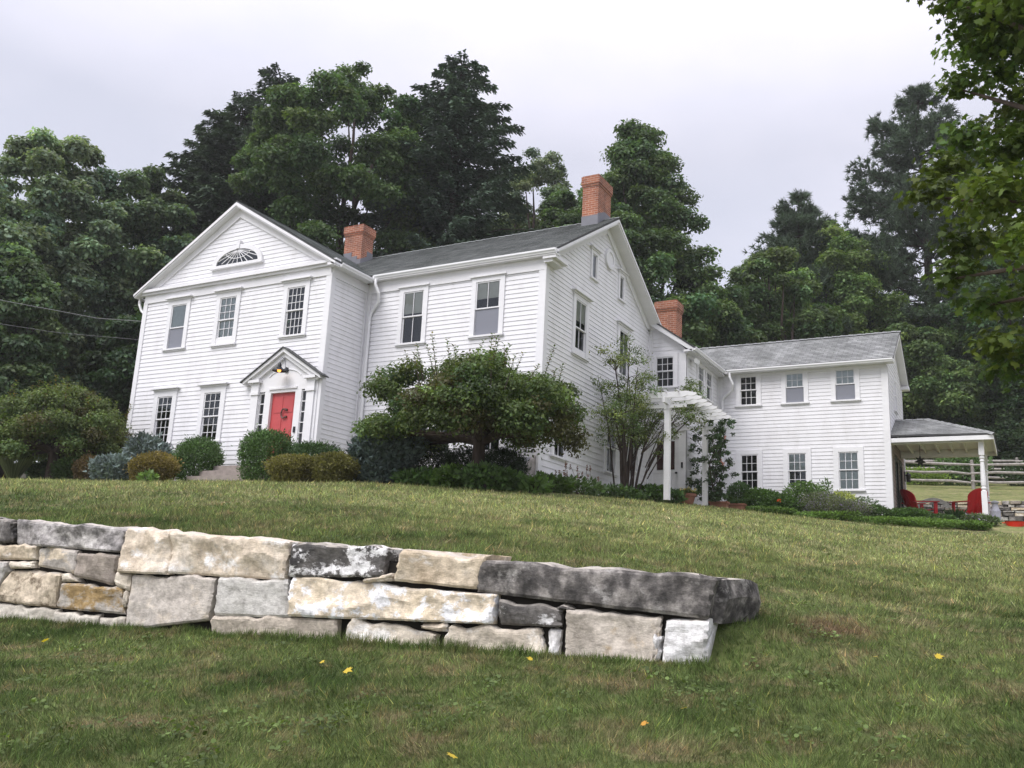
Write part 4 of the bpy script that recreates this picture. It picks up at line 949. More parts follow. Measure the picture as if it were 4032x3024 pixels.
# ---- split-rail fences
rng = np.random.default_rng(5)
def rail_fence(pts, n, h, label, name='rail_fence'):
    p0 = pts[0]; f = thing(name, (p0[0], p0[1], gz(*p0)), label, 'fence', 'split-rail fences on the slope')
    P_ = [Vector((*p, gz(*p))) for p in pts]
    for i, p in enumerate(P_):
        mb = MB(); mb.tube([p + Vector((0, 0, -0.3)), p + Vector((0.02, 0, h * .5)), p + Vector((0, .01, h + 0.15)), p + Vector((0, 0, h + 0.2))], [0.085, 0.08, 0.075, 0.05], 7); mb.build('post', M['greywood'], f)
        if i + 1 < len(P_):
            q = P_[i + 1]
            for k in range(n):
                z = h * (0.28 + 0.72 * k / (n - 1)); mb = MB(); a = rng.uniform(-.06, .06, 6)
                d = (q - p).normalized() * 0.1
                mb.tube([p - d + Vector((0.02, -.04, z + a[0])), p.lerp(q, .33) + Vector((0, -.03 + a[1] * .5, z + a[2] * .7)), p.lerp(q, .7) + Vector((0, a[3] * .5, z + a[4] * .7)), q + d + Vector((0, .03, z + a[5]))], [0.05, 0.068, 0.07, 0.05], 6); mb.build('rail', M['oldwood'], f)
rail_fence([(15.6, 29.0), (18.9, 29.1), (21.95, 29.3), (25.0, 29.5), (28, 29.7)], 3, 1.18, 'nearer split-rail fence crossing the grass slope behind the porch')
rail_fence([(14.5, 34.6), (17.6, 34.7), (20.7, 34.8), (23.8, 34.9), (26.9, 35.0)], 3, 1.15, 'farther split-rail fence below the dark trees')

# ---- dry-stone wall behind the porch
def rubble(x0, x1, y, z0, z1, rng):
    mb = MB(); cols = []
    z = z0
    while z < z1:
        h = rng.uniform(0.06, 0.19); x = x0 - rng.uniform(0, .3)
        while x < x1:
            wd = rng.uniform(0.14, 0.75); c = [(x + .012, z + .008), (x + wd - .012, z + .008 + rng.uniform(-.03, .03)), (x + wd - .012, z + h - .008 + rng.uniform(-.015, .015)), (x + .012, z + h - .008)]
            dd = rng.uniform(-.06, .05); m = rng.choice(5, p=[.30, .16, .30, .06, .18])
            fr = [(a, y + dd + rng.uniform(-.015, .015), b) for a, b in c]; inn = 0.04
            cx_, cz_ = sum(a for a, b in c) / 4, sum(b for a, b in c) / 4
            ff = [(a + (cx_ - a) * .14, y + dd - .035, b + (cz_ - b) * .18) for a, b in c]
            mb.poly(ff, m)
            for i in range(4):
                j = (i + 1) % 4; mb.poly([fr[i], fr[j], ff[j], ff[i]], m); bk_ = [(fr[i][0], y + .35, fr[i][2]), (fr[j][0], y + .35, fr[j][2])]
                mb.poly([fr[i], bk_[0], bk_[1], fr[j]], m)
            x += wd
        z += h
    mb.box(I3, x0, x1, y + 0.10, y + 0.40, z0, z1 - .08, 5)
    return mb
mb = rubble(20.4, 31.0, 20.02, -0.35, 1.30, np.random.default_rng(8))
o = mb.build('stone_wall', [ST['dark'], ST['tanb'], ST['brown'], ST['greyw'], ST['lich'], M['gap']], None, (20.4, 20.02, -.3)); tag(o, 'long dry-stone wall of thin stones behind the porch', 'wall')

# ------------------------------------------------------------------ foreground stone wall, every block a part
STN = [
('dark',(8.28,-2.4),(7.9,-2.4),(7.87,-2.65),(8.22,-2.67)), ('lich',(7.88,-2.39),(6.14,-2.47),(6.2,-2.72),(7.82,-2.67)), ('tan',(6.14,-2.45),(5.54,-2.49),(5.49,-2.92),(6.16,-2.93)),
('tan',(5.53,-2.49),(4.01,-2.56),(4.03,-2.92),(5.47,-2.91)), ('tanb',(8.22,-2.66),(7.46,-2.69),(7.45,-2.83),(8.17,-2.85)), ('cream',(7.86,-2.86),(7.47,-2.85),(7.46,-2.92),(7.84,-2.94)),
('greyw',(8.16,-2.87),(7.88,-2.86),(7.85,-2.97),(8.06,-3.28)), ('greytan',(7.46,-2.69),(6.84,-2.73),(6.82,-2.96),(7.42,-2.9)), ('brown',(6.82,-2.74),(6.2,-2.73),(6.24,-3.06),(6.79,-2.99)),
('ochre2',(7.83,-2.96),(7.03,-2.97),(7.04,-3.33),(8.0,-3.3)), ('cream',(7.01,-2.98),(6.83,-2.98),(6.73,-3.04),(7.0,-3.05)), ('ochre',(7.0,-3.06),(6.1,-3.09),(6.04,-3.34),(7.02,-3.33)),
('cream',(6.23,-2.93),(6.01,-2.94),(6.0,-3.11),(6.23,-3.05)), ('cream',(6.07,-3.12),(6.01,-3.12),(6.0,-3.26),(6.04,-3.27)), ('big',(5.99,-2.94),(4.87,-2.93),(4.9,-3.34),(5.99,-3.5)),
('grey',(4.84,-2.93),(4.01,-2.92),(3.95,-3.26),(4.84,-3.29)), ('dkw',(3.99,-2.56),(2.93,-2.6),(2.96,-2.85),(3.99,-2.89)), ('lowcream',(8.05,-3.32),(7.01,-3.35),(6.98,-3.5),(8.0,-3.5)),
('lowcream',(7.0,-3.35),(6.38,-3.38),(6.36,-3.55),(6.97,-3.55)), ('lowcream',(6.37,-3.39),(6.02,-3.38),(6.01,-3.55),(6.34,-3.55)), ('brownt',(4.85,-3.3),(3.4,-3.24),(3.38,-3.53),(4.85,-3.57)),
('tanw',(3.97,-2.88),(1.80,-2.965),(1.82,-3.20),(3.93,-3.25)), ('tan',(3.17,-2.86),(2.86,-2.82),(2.86,-2.88),(3.16,-2.91)), ('tanb',(2.76,-2.61),(1.9,-2.65),(2.0,-2.92),(2.84,-2.88)),
('dark',(1.99,-2.66),(-0.06,-2.75),(-0.0,-3.06),(1.99,-2.94)), ('dkw2',(1.76,-2.98),(1.21,-3.06),(1.22,-3.19),(1.78,-3.2)), ('dark',(1.25,-3.02),(1.12,-3.02),(1.12,-3.045),(1.24,-3.05)),
('bigt',(1.16,-3.05),(0.38,-3.08),(0.41,-3.45),(1.16,-3.47)), ('white',(0.33,-3.1),(0.0,-3.08),(0.01,-3.42),(0.35,-3.44)), ('tanw2',(2.23,-3.25),(1.4,-3.22),(1.33,-3.48),(2.31,-3.5)),
('white',(1.33,-3.21),(1.22,-3.21),(1.23,-3.46),(1.31,-3.46)), ('tan',(2.52,-3.22),(2.27,-3.23),(2.28,-3.29),(2.5,-3.28)), ('tanw2',(3.24,-3.23),(2.37,-3.31),(2.36,-3.5),(3.32,-3.52)),
('white',(0.43,-3.22),(0.37,-3.21),(0.38,-3.4),(0.44,-3.4)),
('dark',(8.7,-2.38),(8.30,-2.4),(8.24,-2.67),(8.7,-2.67)), ('tan',(9.9,-2.36),(8.72,-2.38),(8.72,-2.72),(9.9,-2.72)), ('big',(9.2,-2.69),(8.24,-2.69),(8.18,-3.5),(9.2,-3.5)), ('tanb',(10.2,-2.74),(9.22,-2.74),(9.22,-3.5),(10.2,-3.5))]
SLBL = {'dark': 'dark lichen-grey capping slab', 'dkw': 'black block with white quartz patches', 'tanw': 'long tan block with a white quartz lower edge', 'big': 'large smooth grey-tan block', 'ochre': 'block with ochre stained ends'}
swall = thing('stone_wall', (WR[0], WR[1], -3.4), 'low dry-stone retaining wall of big tan, grey and black blocks across the lawn', 'wall')
def nfield(rng, shape, octs):
    H, Wd = shape; out = np.zeros(shape); amp = 1.0
    for g in octs:
        a = rng.normal(size=(g[0] + 2, g[1] + 2)); yy = np.linspace(0, g[0], H); xx = np.linspace(0, g[1], Wd)
        y0 = np.minimum(yy.astype(int), g[0]); x0 = np.minimum(xx.astype(int), g[1]); fy = (yy - y0)[:, None]; fx = (xx - x0)[None, :]
        fy = fy * fy * (3 - 2 * fy); fx = fx * fx * (3 - 2 * fx)
        out += amp * (a[np.ix_(y0, x0)] * (1 - fy) * (1 - fx) + a[np.ix_(y0, x0 + 1)] * (1 - fy) * fx + a[np.ix_(y0 + 1, x0)] * fy * (1 - fx) + a[np.ix_(y0 + 1, x0 + 1)] * fy * fx); amp *= 0.5
    return out
def block(q, depth, rng, rough, topsag=0.0):
    """a quarried block: a roughened front, top and ends, from four corners on the wall face"""
    TL, TR, BR, BL = [np.array(p, float) for p in q]
    wd = max(np.linalg.norm(TR - TL), np.linalg.norm(BR - BL)); ht = np.linalg.norm(TL - BL)
    nu = int(np.clip(wd / 0.022, 10, 92)); nv = int(np.clip(ht / 0.020, 8, 24)); ns = 5
    # cross-section loop: back-bottom, up the front face, back over the top
    u = np.linspace(0, 1, nu)
    wob = lambda a: a * nfield(rng, (1, nu), [(1, max(2, nu // 8)), (1, max(3, nu // 4)), (1, max(4, nu // 2))])[0]
    rows = []
    sv = np.linspace(0, 1, nv)
    F = nfield(rng, (nv, nu), [(2, max(2, nu // 10)), (4, max(3, nu // 5)), (7, max(4, nu // 3)), (12, nu // 2 + 2)]) * rough
    XX, ZZ = np.meshgrid(u * wd, sv * ht); CH = np.full((nv, nu), rough * 1.3)
    for _k in range(int(4 + wd * 9)):                              # chipped facets, as a hammer leaves them
        cx_, cz_ = rng.random() * wd, rng.random() * ht; CH = np.minimum(CH, rng.uniform(-.2, 1.2) * rough + (XX - cx_) * rng.normal() * rough * 4.5 + (ZZ - cz_) * rng.normal() * rough * 7.5 + 0.9 * rough * (np.hypot(XX - cx_, (ZZ - cz_) * 1.5) / .22) ** 2)
    F = F * 0.38 + np.maximum(CH, -rough * 1.6)
    top_w, bot_w = wob(0.010), wob(0.010); eL = 0.008 * rng.normal(size=nv); eR = 0.008 * rng.normal(size=nv)
    def P2(uu, vv): return (TL + (TR - TL) * uu) * vv + (BL + (BR - BL) * uu) * (1 - vv)
    grid = []
    for k, v in enumerate(sv):
        e = min(v, 1 - v) * ht; rv = 0.022 * max(0, 1 - e / 0.035) ** 2
        line = []
        for i, uu in enumerate(u):
            eu = min(uu, 1 - uu) * wd; ru = 0.022 * max(0, 1 - eu / 0.035) ** 2
            p = P2(uu, v) + np.array([0, top_w[i] * v - abs(bot_w[i]) * (1 - v) * 0.3])
            if i == 0: p = p + np.array([eL[k], 0])
            if i == nu - 1: p = p + np.array([eR[k], 0])
            line.append((p[0], rv + ru - F[k, i], p[1]))
        grid.append(line)
    tops = nfield(rng, (ns, nu), [(2, max(2, nu // 8)), (3, max(3, nu // 4))]) * 0.012
    topl = grid[-1]
    for s in range(1, ns + 1):
        t = s / ns; grid.append([(a + rng.normal() * .003, dd + (depth - dd) * t, z + tops[s - 1, i] + 0.006 - topsag * t) for i, (a, dd, z) in enumerate(topl)])
    pre = [(a, depth, z) for (a, dd, z) in grid[0]]
    grid = [pre] + grid
    mb = MB()
    W = lambda p: (WR[0] + WE[0] * p[0] + WN[0] * p[1], WR[1] + WE[1] * p[0] + WN[1] * p[1], p[2])
    G = [[W(p) for p in r] for r in grid]
    for k in range(len(G) - 1):
        for i in range(nu - 1): mb.poly([G[k][i], G[k][i + 1], G[k + 1][i + 1], G[k + 1][i]], 0, None, True)
    for i, rev in ((0, 1), (nu - 1, 0)):
        ring = [g[i] for g in G]; mb.poly(ring[::-1] if rev else ring)
    mb.poly([G[0][0], G[0][-1], G[-1][-1], G[-1][0]])
    return mb
for k, (ty, *q) in enumerate(STN):
    r = np.random.default_rng(100 + k)
    cap = q[0][1] > -2.66
    rough = {'tan': .028, 'tanw': .030, 'bigt': .028, 'white': .030, 'tanw2': .026, 'lich': .022, 'dark': .014, 'big': .010, 'grey': .009, 'dkw': .022}.get(ty, .018)
    dep = 0.52 if cap else 0.40
    if k == 24: dep = 0.80
    o = block(q, dep, r, rough).build('stone', ST[ty], swall)
    if ty in SLBL: o['label'] = SLBL[ty]
# the dark end block turned into the bank
q = [(0.04, -2.76), (-0.17, -2.80), (-0.12, -3.12), (0.04, -3.06)]
mb = MB()
W = lambda s, t, z: (WR[0] + WE[0] * s + WN[0] * t, WR[1] + WE[1] * s + WN[1] * t, z)
r = np.random.default_rng(77)
ringA = [(0.10, -2.735), (-0.02, -2.75), (-0.05, -2.90), (-0.0, -3.10), (0.10, -3.10)]
secs = [(0.16, 0.0, 0.0), (0.22, -0.05, 0.01), (0.40, -0.09, 0.0), (0.60, -0.15, 0.015), (0.80, -0.20, 0.005), (0.98, -0.19, -0.02), (1.06, -0.12, -0.08)]
R_ = [[W(a + ds + r.normal() * .008, t + r.normal() * .01, z + dz + 0.04 * (t > .3) * (-z - 2.7) + r.normal() * .007) for a, z in ringA] for t, ds, dz in secs]
for i in range(len(R_) - 1):
    for k in range(5):
        j = (k + 1) % 5; mb.poly([R_[i][k], R_[i][j], R_[i + 1][j], R_[i + 1][k]])
mb.poly(R_[0]); mb.poly(R_[-1][::-1])
o = mb.build('stone', ST['dark'], swall); o['label'] = 'dark end block running back into the lawn'
mb = MB()
W2 = lambda u, d, z: (WR[0] + WE[0] * u + WN[0] * d, WR[1] + WE[1] * u + WN[1] * d, z)
for k in range(24):
    s0 = 0.05 + k * 0.41; zt = -2.82 + 0.040 * s0
    mb.box(W2, s0, s0 + 0.415, 0.10, 0.40, -3.6, zt)
mb.build('wall_core', M['gap'], swall)

# ------------------------------------------------------------------ vegetation
def unit(v): return v / np.maximum(np.linalg.norm(v, axis=-1, keepdims=True), 1e-9)
RHOMB = np.array([(0, 0), (0.5, 0.38), (0.16, 0.5), (0, 1.0), (-0.16, 0.62), (-0.5, 0.45)])
LEAF4 = np.array([(0, 0), (0.5, 0.45), (0, 1.0), (-0.5, 0.45)])
NEEDLE = np.array([(-0.5, 0), (0.5, 0), (0.0, 1.0)])
SPRAY = np.array([(0, 0), (0.5, 0.22), (0.22, 0.5), (0.30, 0.62), (0, 1.0), (-0.25, 0.70), (-0.20, 0.48), (-0.5, 0.3)])
MAPLE = np.array([(0, 0), (0.10, 0.12), (0.42, 0.02), (0.34, 0.24), (0.62, 0.42), (0.44, 0.50), (0.52, 0.74), (0.24, 0.66), (0.16, 0.76), (0, 1.08), (-0.16, 0.76), (-0.24, 0.66), (-0.52, 0.74), (-0.44, 0.50), (-0.62, 0.42), (-0.34, 0.24), (-0.42, 0.02), (-0.10, 0.12)])
def cards(shape, pos, axis, nor, length, width, col, fold=0.0):
    """one flat leaf outline per position: axis along the leaf, nor its face"""
    a = unit(axis); b = unit(np.cross(nor, a)); n = np.cross(a, b)
    K = len(shape); N = len(pos)
    L = (length if np.ndim(length) else np.full(N, length))[:, None, None]; Wd = (width if np.ndim(width) else np.full(N, width))[:, None, None]
    sx, sy = shape[:, 0][None, :, None], shape[:, 1][None, :, None]
    V = pos[:, None, :] + a[:, None, :] * sy * L + b[:, None, :] * sx * Wd + n[:, None, :] * (np.abs(sx) * fold * Wd - 0.18 * sy * sy * L)
    return V.reshape(-1, 3), np.arange(N * K).reshape(N, K), np.repeat(col, K, 0)
def clump_leaves(rng, C, R, per, size, hue, shape=LEAF4, up=0.7, shell=0.45, cvar=0.22, lvar=0.22, aspect=0.62, droop=0.35, tint=None):
    """leaves spread through ellipsoidal sprays of a crown"""
    C = np.asarray(C, float); R = np.asarray(R, float)
    if R.ndim == 1: R = np.repeat(R[:, None], 3, 1) * np.array([1, 1, 0.72])
    n = len(C); cnt = np.maximum(4, (per * (R.prod(1) / np.mean(R.prod(1))) ** (2 / 3)).astype(int)) if per > 1 else np.ones(n, int)
    ix = np.repeat(np.arange(n), cnt); N = len(ix)
    g = unit(rng.normal(size=(N, 3))); fl = (g[:, 2] < -0.15) & (rng.random(N) < 0.65); g[fl, 2] *= -1
    rr = rng.random(N) ** shell * rng.uniform(0.85, 1.12, N)
    pos = C[ix] + R[ix] * g * rr[:, None]
    nor = unit(g * 0.55 + np.array([0, 0, up]) + rng.normal(size=(N, 3)) * 0.45)
    ax = unit(np.cross(nor, rng.normal(size=(N, 3)))); ax[:, 2] -= droop * rng.random(N); 
    s = size * rng.uniform(0.65, 1.3, N)
    cm = np.exp(rng.normal(size=n) * cvar)[ix]; lm = np.exp(rng.normal(size=N) * lvar)
    hs = rng.normal(size=n)[ix] * 0.05 + rng.normal(size=N) * 0.05
    col = np.array(hue)[None, :] * (cm * lm)[:, None] * np.stack([1 + hs * 1.6, 1 + hs * 0.4, 1 - hs * 0.5], 1)
    if tint is not None:
        f = rng.random(n)[ix] < tint[0]; col[f] = col[f] * 0.35 + np.array(tint[1]) * 0.65
    return cards(shape, pos, ax, nor, s, s * aspect, np.clip(col, 0.002, 1), 0.15)

def limbs(mb, rng, base, tips, r0, fork=0.35, n=7):
    base = Vector(base); top = sum((Vector(t) for t in tips), Vector()) / len(tips)
    f = base.lerp(top, fork); f.x += rng.normal() * .03; 
    H = (top - base).length
    mb.tube([base - Vector((0, 0, 0.3)), base + Vector((0, 0, 0.02 * H)), base.lerp(f, .5) + Vector((rng.normal() * .01 * H, rng.normal() * .01 * H, 0)), f], [r0 * 1.35, r0 * 1.05, r0 * 0.9, r0 * 0.75], 9)
    for t in tips:
        t = Vector(t); m = f.lerp(t, .45) + Vector((rng.normal() * .04 * H, rng.normal() * .04 * H, .05 * H))
        mb.tube([f - Vector((0, 0, 0.02 * H)), f.lerp(m, .55), m, m.lerp(t, .6) + Vector((rng.normal() * .02 * H, rng.normal() * .02 * H, 0.0)), t], [r0 * .5, r0 * .42, r0 * .3, r0 * .17, r0 * .05], 6)

TREE_K = 1.12
def decid(name, label, x, y, ztop, width, hue, seed, nclump=85, per=420, leaf=0.26, base=0.22, prof=None, group='deciduous trees behind the house', cat='tree', depth=None, rc=None, up=0.7, cvar=0.22):
    rng = np.random.default_rng(seed); zg = gz(x, y); H = ztop - zg; t = thing(name, (x, y, zg), label, cat, group)
    nclump = int(nclump * 2.4); per = int(per * 1.65); leaf *= 0.76
    prof = prof or [(0, 0.45), (0.18, 0.85), (0.40, 1.0), (0.65, 0.88), (0.85, 0.55), (1.0, 0.12)]
    ph, pr = zip(*prof); zb = zg + H * base
    hs = rng.random(nclump * 4); keep = rng.random(nclump * 4) < np.interp(hs, ph, pr) + 0.1; hs = hs[keep][:nclump]; n = len(hs)
    a = rng.random(n) * 6.2832; rf = np.where(rng.random(n) < 0.70, rng.uniform(0.72, 1.0, n), rng.uniform(0.1, 0.75, n))
    rr = np.interp(hs, ph, pr) * rf * (1 + 0.14 * np.sin(a * 3 + seed) * (1 - hs * .6))
    dp = depth or width
    rc0 = (rc or 0.135 * width) * 0.92
    rad_ = rc0 * rng.uniform(0.65, 1.25, n) * (1.05 - 0.35 * hs)
    Cc = np.c_[x + np.cos(a) * rr * (width / 2 - rc0 * .5), y + np.sin(a) * rr * (dp / 2 - rc0 * .5), zb + hs * (H * (1 - base) - rc0 * .45)]
    V, F, col = clump_leaves(rng, Cc, rad_, per, leaf, tuple(TREE_K * q for q in hue), LEAF4, up, 0.42, cvar, 0.25)
    mesh_np('crown', V, F, col, M['leaf'], t)
    mb = MB(); sel = rng.choice(n, min(n, 18), replace=False); limbs(mb, rng, (x, y, zg), [tuple(Cc[i]) for i in sel], 0.018 * H + 0.05, 0.42); mb.build('trunk', M['bark_dark'], t)
    return t

def hemlock(name, label, x, y, ztop, width, hue, seed, levels=46, group='conifers behind the house', droop=0.35, card=0.29, fill=1.0, round_=0.8, base=0.06):
    rng = np.random.default_rng(seed); zg = gz(x, y); H = ztop - zg; t = thing(name, (x, y, zg), label, 'tree', group)
    P_, A_, N_, L_, Cc = [], [], [], [], []; mb = MB()
    mb.tube([(x, y, zg - .3), (x, y, zg + H * .5), (x, y, zg + H * .98)], [0.016 * H + .08, 0.009 * H, 0.02], 8)
    for k in range(levels):
        f = (k + rng.random() * .6) / levels; z = zg + H * (base + (1 - base) * f * 0.985); rmax = width / 2 * (1 - f ** 1.25) ** round_ * rng.uniform(.85, 1.1) + 0.25
        nb = int(rng.integers(5, 8)) if f < 0.9 else 4
        a0 = rng.random() * 6.28
        for b in range(nb):
            a = a0 + 6.2832 * b / nb + rng.normal() * .25; R = rmax * rng.uniform(.62, 1.12); dirv = np.array([math.cos(a), math.sin(a), 0]); side = np.array([-math.sin(a), math.cos(a), 0])
            m = max(8, int(R * 88 * fill)); tt = rng.random(m) ** 0.6
            sd = rng.normal(size=m) * 0.24 * R ** .5 * (1.15 - tt); lift = (0.16 * tt - droop * 0.34 * tt ** 2) * R
            p = np.array([x, y, z]) + dirv * (R * tt)[:, None] + side * sd[:, None] + np.array([0, 0, 1]) * (lift - np.abs(sd) * 0.3 + rng.normal(size=m) * .07)[:, None]
            P_.append(p); A_.append(dirv * 0.9 + side * (np.sign(sd) * 0.7)[:, None] + np.array([0, 0, -1.0]) * (droop * rng.uniform(0.2, 1.5, m))[:, None] + rng.normal(size=(m, 3)) * .25)
            N_.append(np.array([0, 0, 1.0]) + rng.normal(size=(m, 3)) * .35 + dirv * .2); L_.append(card * rng.uniform(.6, 1.25, m)); 
            c = np.exp(rng.normal() * .18) * np.exp(rng.normal(size=m) * .22) * (0.85 + 0.3 * tt); Cc.append(TREE_K * np.array(hue) * c[:, None])
            if b % 2 == 0: mb.tube([(x, y, z), tuple(np.array([x, y, z + .10 * R]) + dirv * R * .55), tuple(np.array([x, y, z + (0.16 - droop * .3) * R]) + dirv * R * .95)], [0.05, .03, .01], 4)
    p, a, n_, l, c = map(np.concatenate, (P_, A_, N_, L_, Cc))
    V, F, col = cards(SPRAY, p, a, n_, l, l * .55, np.clip(c, .002, 1)); mesh_np('crown', V, F, col, M['needle'], t); mb.build('trunk', M['bark_dark'], t); return t

def pine(name, label, x, y, ztop, width, hue, seed, levels=17, group='conifers behind the house', base=0.12, round_=0.62):
    rng = np.random.default_rng(seed); zg = gz(x, y); H = ztop - zg; t = thing(name, (x, y, zg), label, 'tree', group); mb = MB()
    mb.tube([(x, y, zg - .3), (x + .1, y, zg + H * .5), (x, y, zg + H * .97)], [0.015 * H + .08, 0.009 * H, 0.03], 8)
    TC, TD = [], []
    for k in range(levels):
        f = (k + rng.uniform(-.25, .25)) / (levels - 1); f = min(max(f, 0), 1); z = zg + H * (base + (1 - base) * 0.96 * f); rmax = width / 2 * (1 - f ** 1.6) ** round_ + 0.35
        nb = int(rng.integers(5, 8)); a0 = rng.random() * 6.28
        for b in range(nb):
            a = a0 + 6.2832 * b / nb + rng.normal() * .25; R = rmax * rng.uniform(.55, 1.15); d = np.array([math.cos(a), math.sin(a), 0]); sd = np.array([-math.sin(a), math.cos(a), 0])
            m = max(10, int(R * 25)); tt = 0.22 + 0.78 * rng.random(m) ** .75; s = rng.normal(size=m) * 0.30 * R ** .6 * (0.35 + tt * .6)
            zl = R * (0.05 * tt + 0.16 * tt ** 3) + rng.normal(size=m) * .14
            TC.append(np.array([x, y, z]) + d * (R * tt)[:, None] + sd * s[:, None] + np.array([0, 0, 1.]) * zl[:, None]); TD.append(unit(d * 0.8 + sd * np.sign(s)[:, None] * .4 + np.array([0, 0, .55]) + rng.normal(size=(m, 3)) * .2))
            mb.tube([(x, y, z), tuple(np.array([x, y, z + .03 * R]) + d * R * .5), tuple(np.array([x, y, z + .17 * R]) + d * R * .95)], [0.07, .05, .015], 4)
    TC, TD = np.concatenate(TC), np.concatenate(TD); per = 15; n = len(TC)
    ix = np.repeat(np.arange(n), per); N = len(ix); ax = unit(TD[ix] * .75 + rng.normal(size=(N, 3)) * .62); L = 0.40 * rng.uniform(.7, 1.2, N)
    c = np.exp(rng.normal(size=n) * .25)[ix] * np.exp(rng.normal(size=N) * .2); nor = unit(np.cross(ax, rng.normal(size=(N, 3))))
    V, F, col = cards(NEEDLE, TC[ix] + rng.normal(size=(N, 3)) * .03, ax, nor, L, 0.075, np.clip(TREE_K * np.array(hue) * c[:, None], .002, 1))
    mesh_np('crown', V, F, col, M['needle'], t); mb.build('trunk', M['bark_dark'], t); return t

MAP, MAP2, ASH, HEM, PIN = (0.066, 0.108, 0.042), (0.062, 0.100, 0.043), (0.150, 0.200, 0.130), (0.052, 0.078, 0.048), (0.058, 0.086, 0.055)
ROUND = [(0, 0.6), (0.2, 0.92), (0.45, 1.0), (0.7, 0.9), (0.88, 0.62), (1.0, 0.2)]
DOME = [(0, 0.6), (0.2, 0.9), (0.45, 1.0), (0.72, 0.98), (0.9, 0.80), (1.0, 0.50)]
CONE = [(0, 0.75), (0.2, 1.0), (0.45, 0.9), (0.7, 0.66), (0.9, 0.36), (1.0, 0.1)]
# left side
decid('ash_tree', 'pale feathery ash at the left edge of the picture', -14.2, 0.6, 15.0, 7.5, ASH, 11, 70, 420, 0.30, 0.25, ROUND, rc=1.0)
decid('ash_tree', 'tallest pale ash, between the left edge and the dark hemlocks', -16.0, 6.4, 18.3, 8.5, ASH, 12, 80, 420, 0.30, 0.25, ROUND, rc=1.05)
decid('ash_tree', 'ash with a loose crown next to the dark hemlocks', -14.6, 10.6, 17.8, 7.0, (0.11, 0.16, 0.09), 13, 60, 420, 0.30, 0.3, ROUND, rc=1.0)
decid('ash_tree', 'lower drooping ash in front of the shade left of the house', -10.8, 1.6, 9.6, 5.5, (0.095, 0.145, 0.07), 14, 60, 420, 0.26, 0.25, ROUND, rc=0.85)
decid('understorey_tree', 'dark low tree in the shade just left of the house', -8.6, 7.4, 8.6, 6.5, (0.040, 0.070, 0.030), 15, 55, 420, 0.26, 0.05, ROUND)
decid('understorey_tree', 'dark low tree behind the left apple tree', -13.0, -4.2, 7.8, 7.0, (0.042, 0.074, 0.032), 16, 55, 420, 0.26, 0.05, ROUND)
decid('understorey_tree', 'dark thicket tree at the far left edge', -19.5, -1.5, 11.0, 8.5, (0.042, 0.074, 0.034), 17, 60, 420, 0.28, 0.05, ROUND)
# behind the main house
hemlock('hemlock_tree', 'dark hemlock left of the big maple, the taller of two', -13.2, 17.2, 27.2, 14.5, HEM, 21, 50, round_=.55)
hemlock('hemlock_tree', 'shorter dark hemlock next to the pale ashes', -15.9, 14.8, 23.0, 10.0, HEM, 22, 46, round_=.6)
hemlock('hemlock_tree', 'middle hemlock filling between the two dark hemlocks on the left', -14.0, 15.4, 25.0, 12.0, HEM, 20, 48, round_=.55)
decid('maple_tree', 'broad dark green maple above the front gable', -6.3, 15.6, 23.9, 12.0, MAP, 23, 120, 460, 0.27, 0.18, DOME, rc=1.2)
hemlock('hemlock_tree', 'tallest hemlock with a narrow pointed top above the main roof', -0.9, 18.2, 25.4, 15.0, (0.054, 0.084, 0.056), 24, 56, round_=.62)
hemlock('hemlock_tree', 'low dark hemlock behind the main roof between the chimneys', 1.4, 17.0, 15.5, 8.0, HEM, 25, 34)
decid('aspen_tree', 'taller pale airy aspen between the hemlock and the tall chimney', -1.9, 29.5, 25.0, 7.6, (0.135, 0.175, 0.110), 26, 75, 380, 0.24, 0.1, [(0, .8), (.4, 1), (.7, .9), (.88, .6), (1, .25)], rc=0.95)
decid('maple_tree', 'tall egg-shaped maple right of the tall chimney', 6.6, 24.6, 22.6, 10.8, (0.084, 0.132, 0.056), 27, 120, 460, 0.27, 0.12, CONE, rc=1.2)
decid('maple_tree', 'smaller maple peeping out left of the tall chimney', 1.6, 26.6, 20.6, 6.5, MAP, 28, 60, 420, 0.27, 0.15, ROUND)
decid('maple_tree', 'low maple filling in behind the third chimney', 9.6, 27.0, 14.5, 7.5, MAP2, 29, 65, 420, 0.27, 0.05, ROUND)
decid('maple_tree', 'low maple filling the gap left of the tall chimney', -1.6, 24.0, 18.2, 7.0, MAP2, 30, 60, 420, 0.27, 0.1, ROUND)
decid('aspen_tree', 'lower pale aspen beside the tallest hemlock', -3.4, 30.5, 22.4, 6.5, (0.125, 0.165, 0.10), 40, 60, 340, 0.24, 0.05, [(0, .8), (.4, 1), (.7, .9), (.88, .6), (1, .25)], rc=0.95)
# right side
decid('maple_tree', 'low rounded maple behind the left end of the wing roof', 12.2, 31.5, 17.2, 7.5, (0.085, 0.132, 0.05), 31, 70, 420, 0.27, 0.05, ROUND)
pine('pine_tree', 'shorter dark pine with layered branches above the wing roof', 12.4, 38.6, 23.8, 9.0, PIN, 32)
decid('maple_tree', 'bright rounded maple above the right end of the wing roof', 14.4, 38.6, 21.0, 9.0, (0.115, 0.175, 0.056), 33, 90, 420, 0.28, 0.05, ROUND)
pine('pine_tree', 'tallest white pine at the right, its top ragged against the sky', 19.4, 44.0, 33.0, 13.5, PIN, 34, 21)
decid('maple_tree', 'dark maple between the wing gable and the tall pine', 18.6, 39.6, 15.0, 8.5, (0.08, 0.125, 0.045), 35, 75, 420, 0.28, 0.03, ROUND)
decid('maple_tree', 'dark tree behind the fence right of the porch', 23.4, 42.0, 19.0, 10.5, (0.042, 0.078, 0.028), 36, 85, 420, 0.28, 0.03, ROUND)
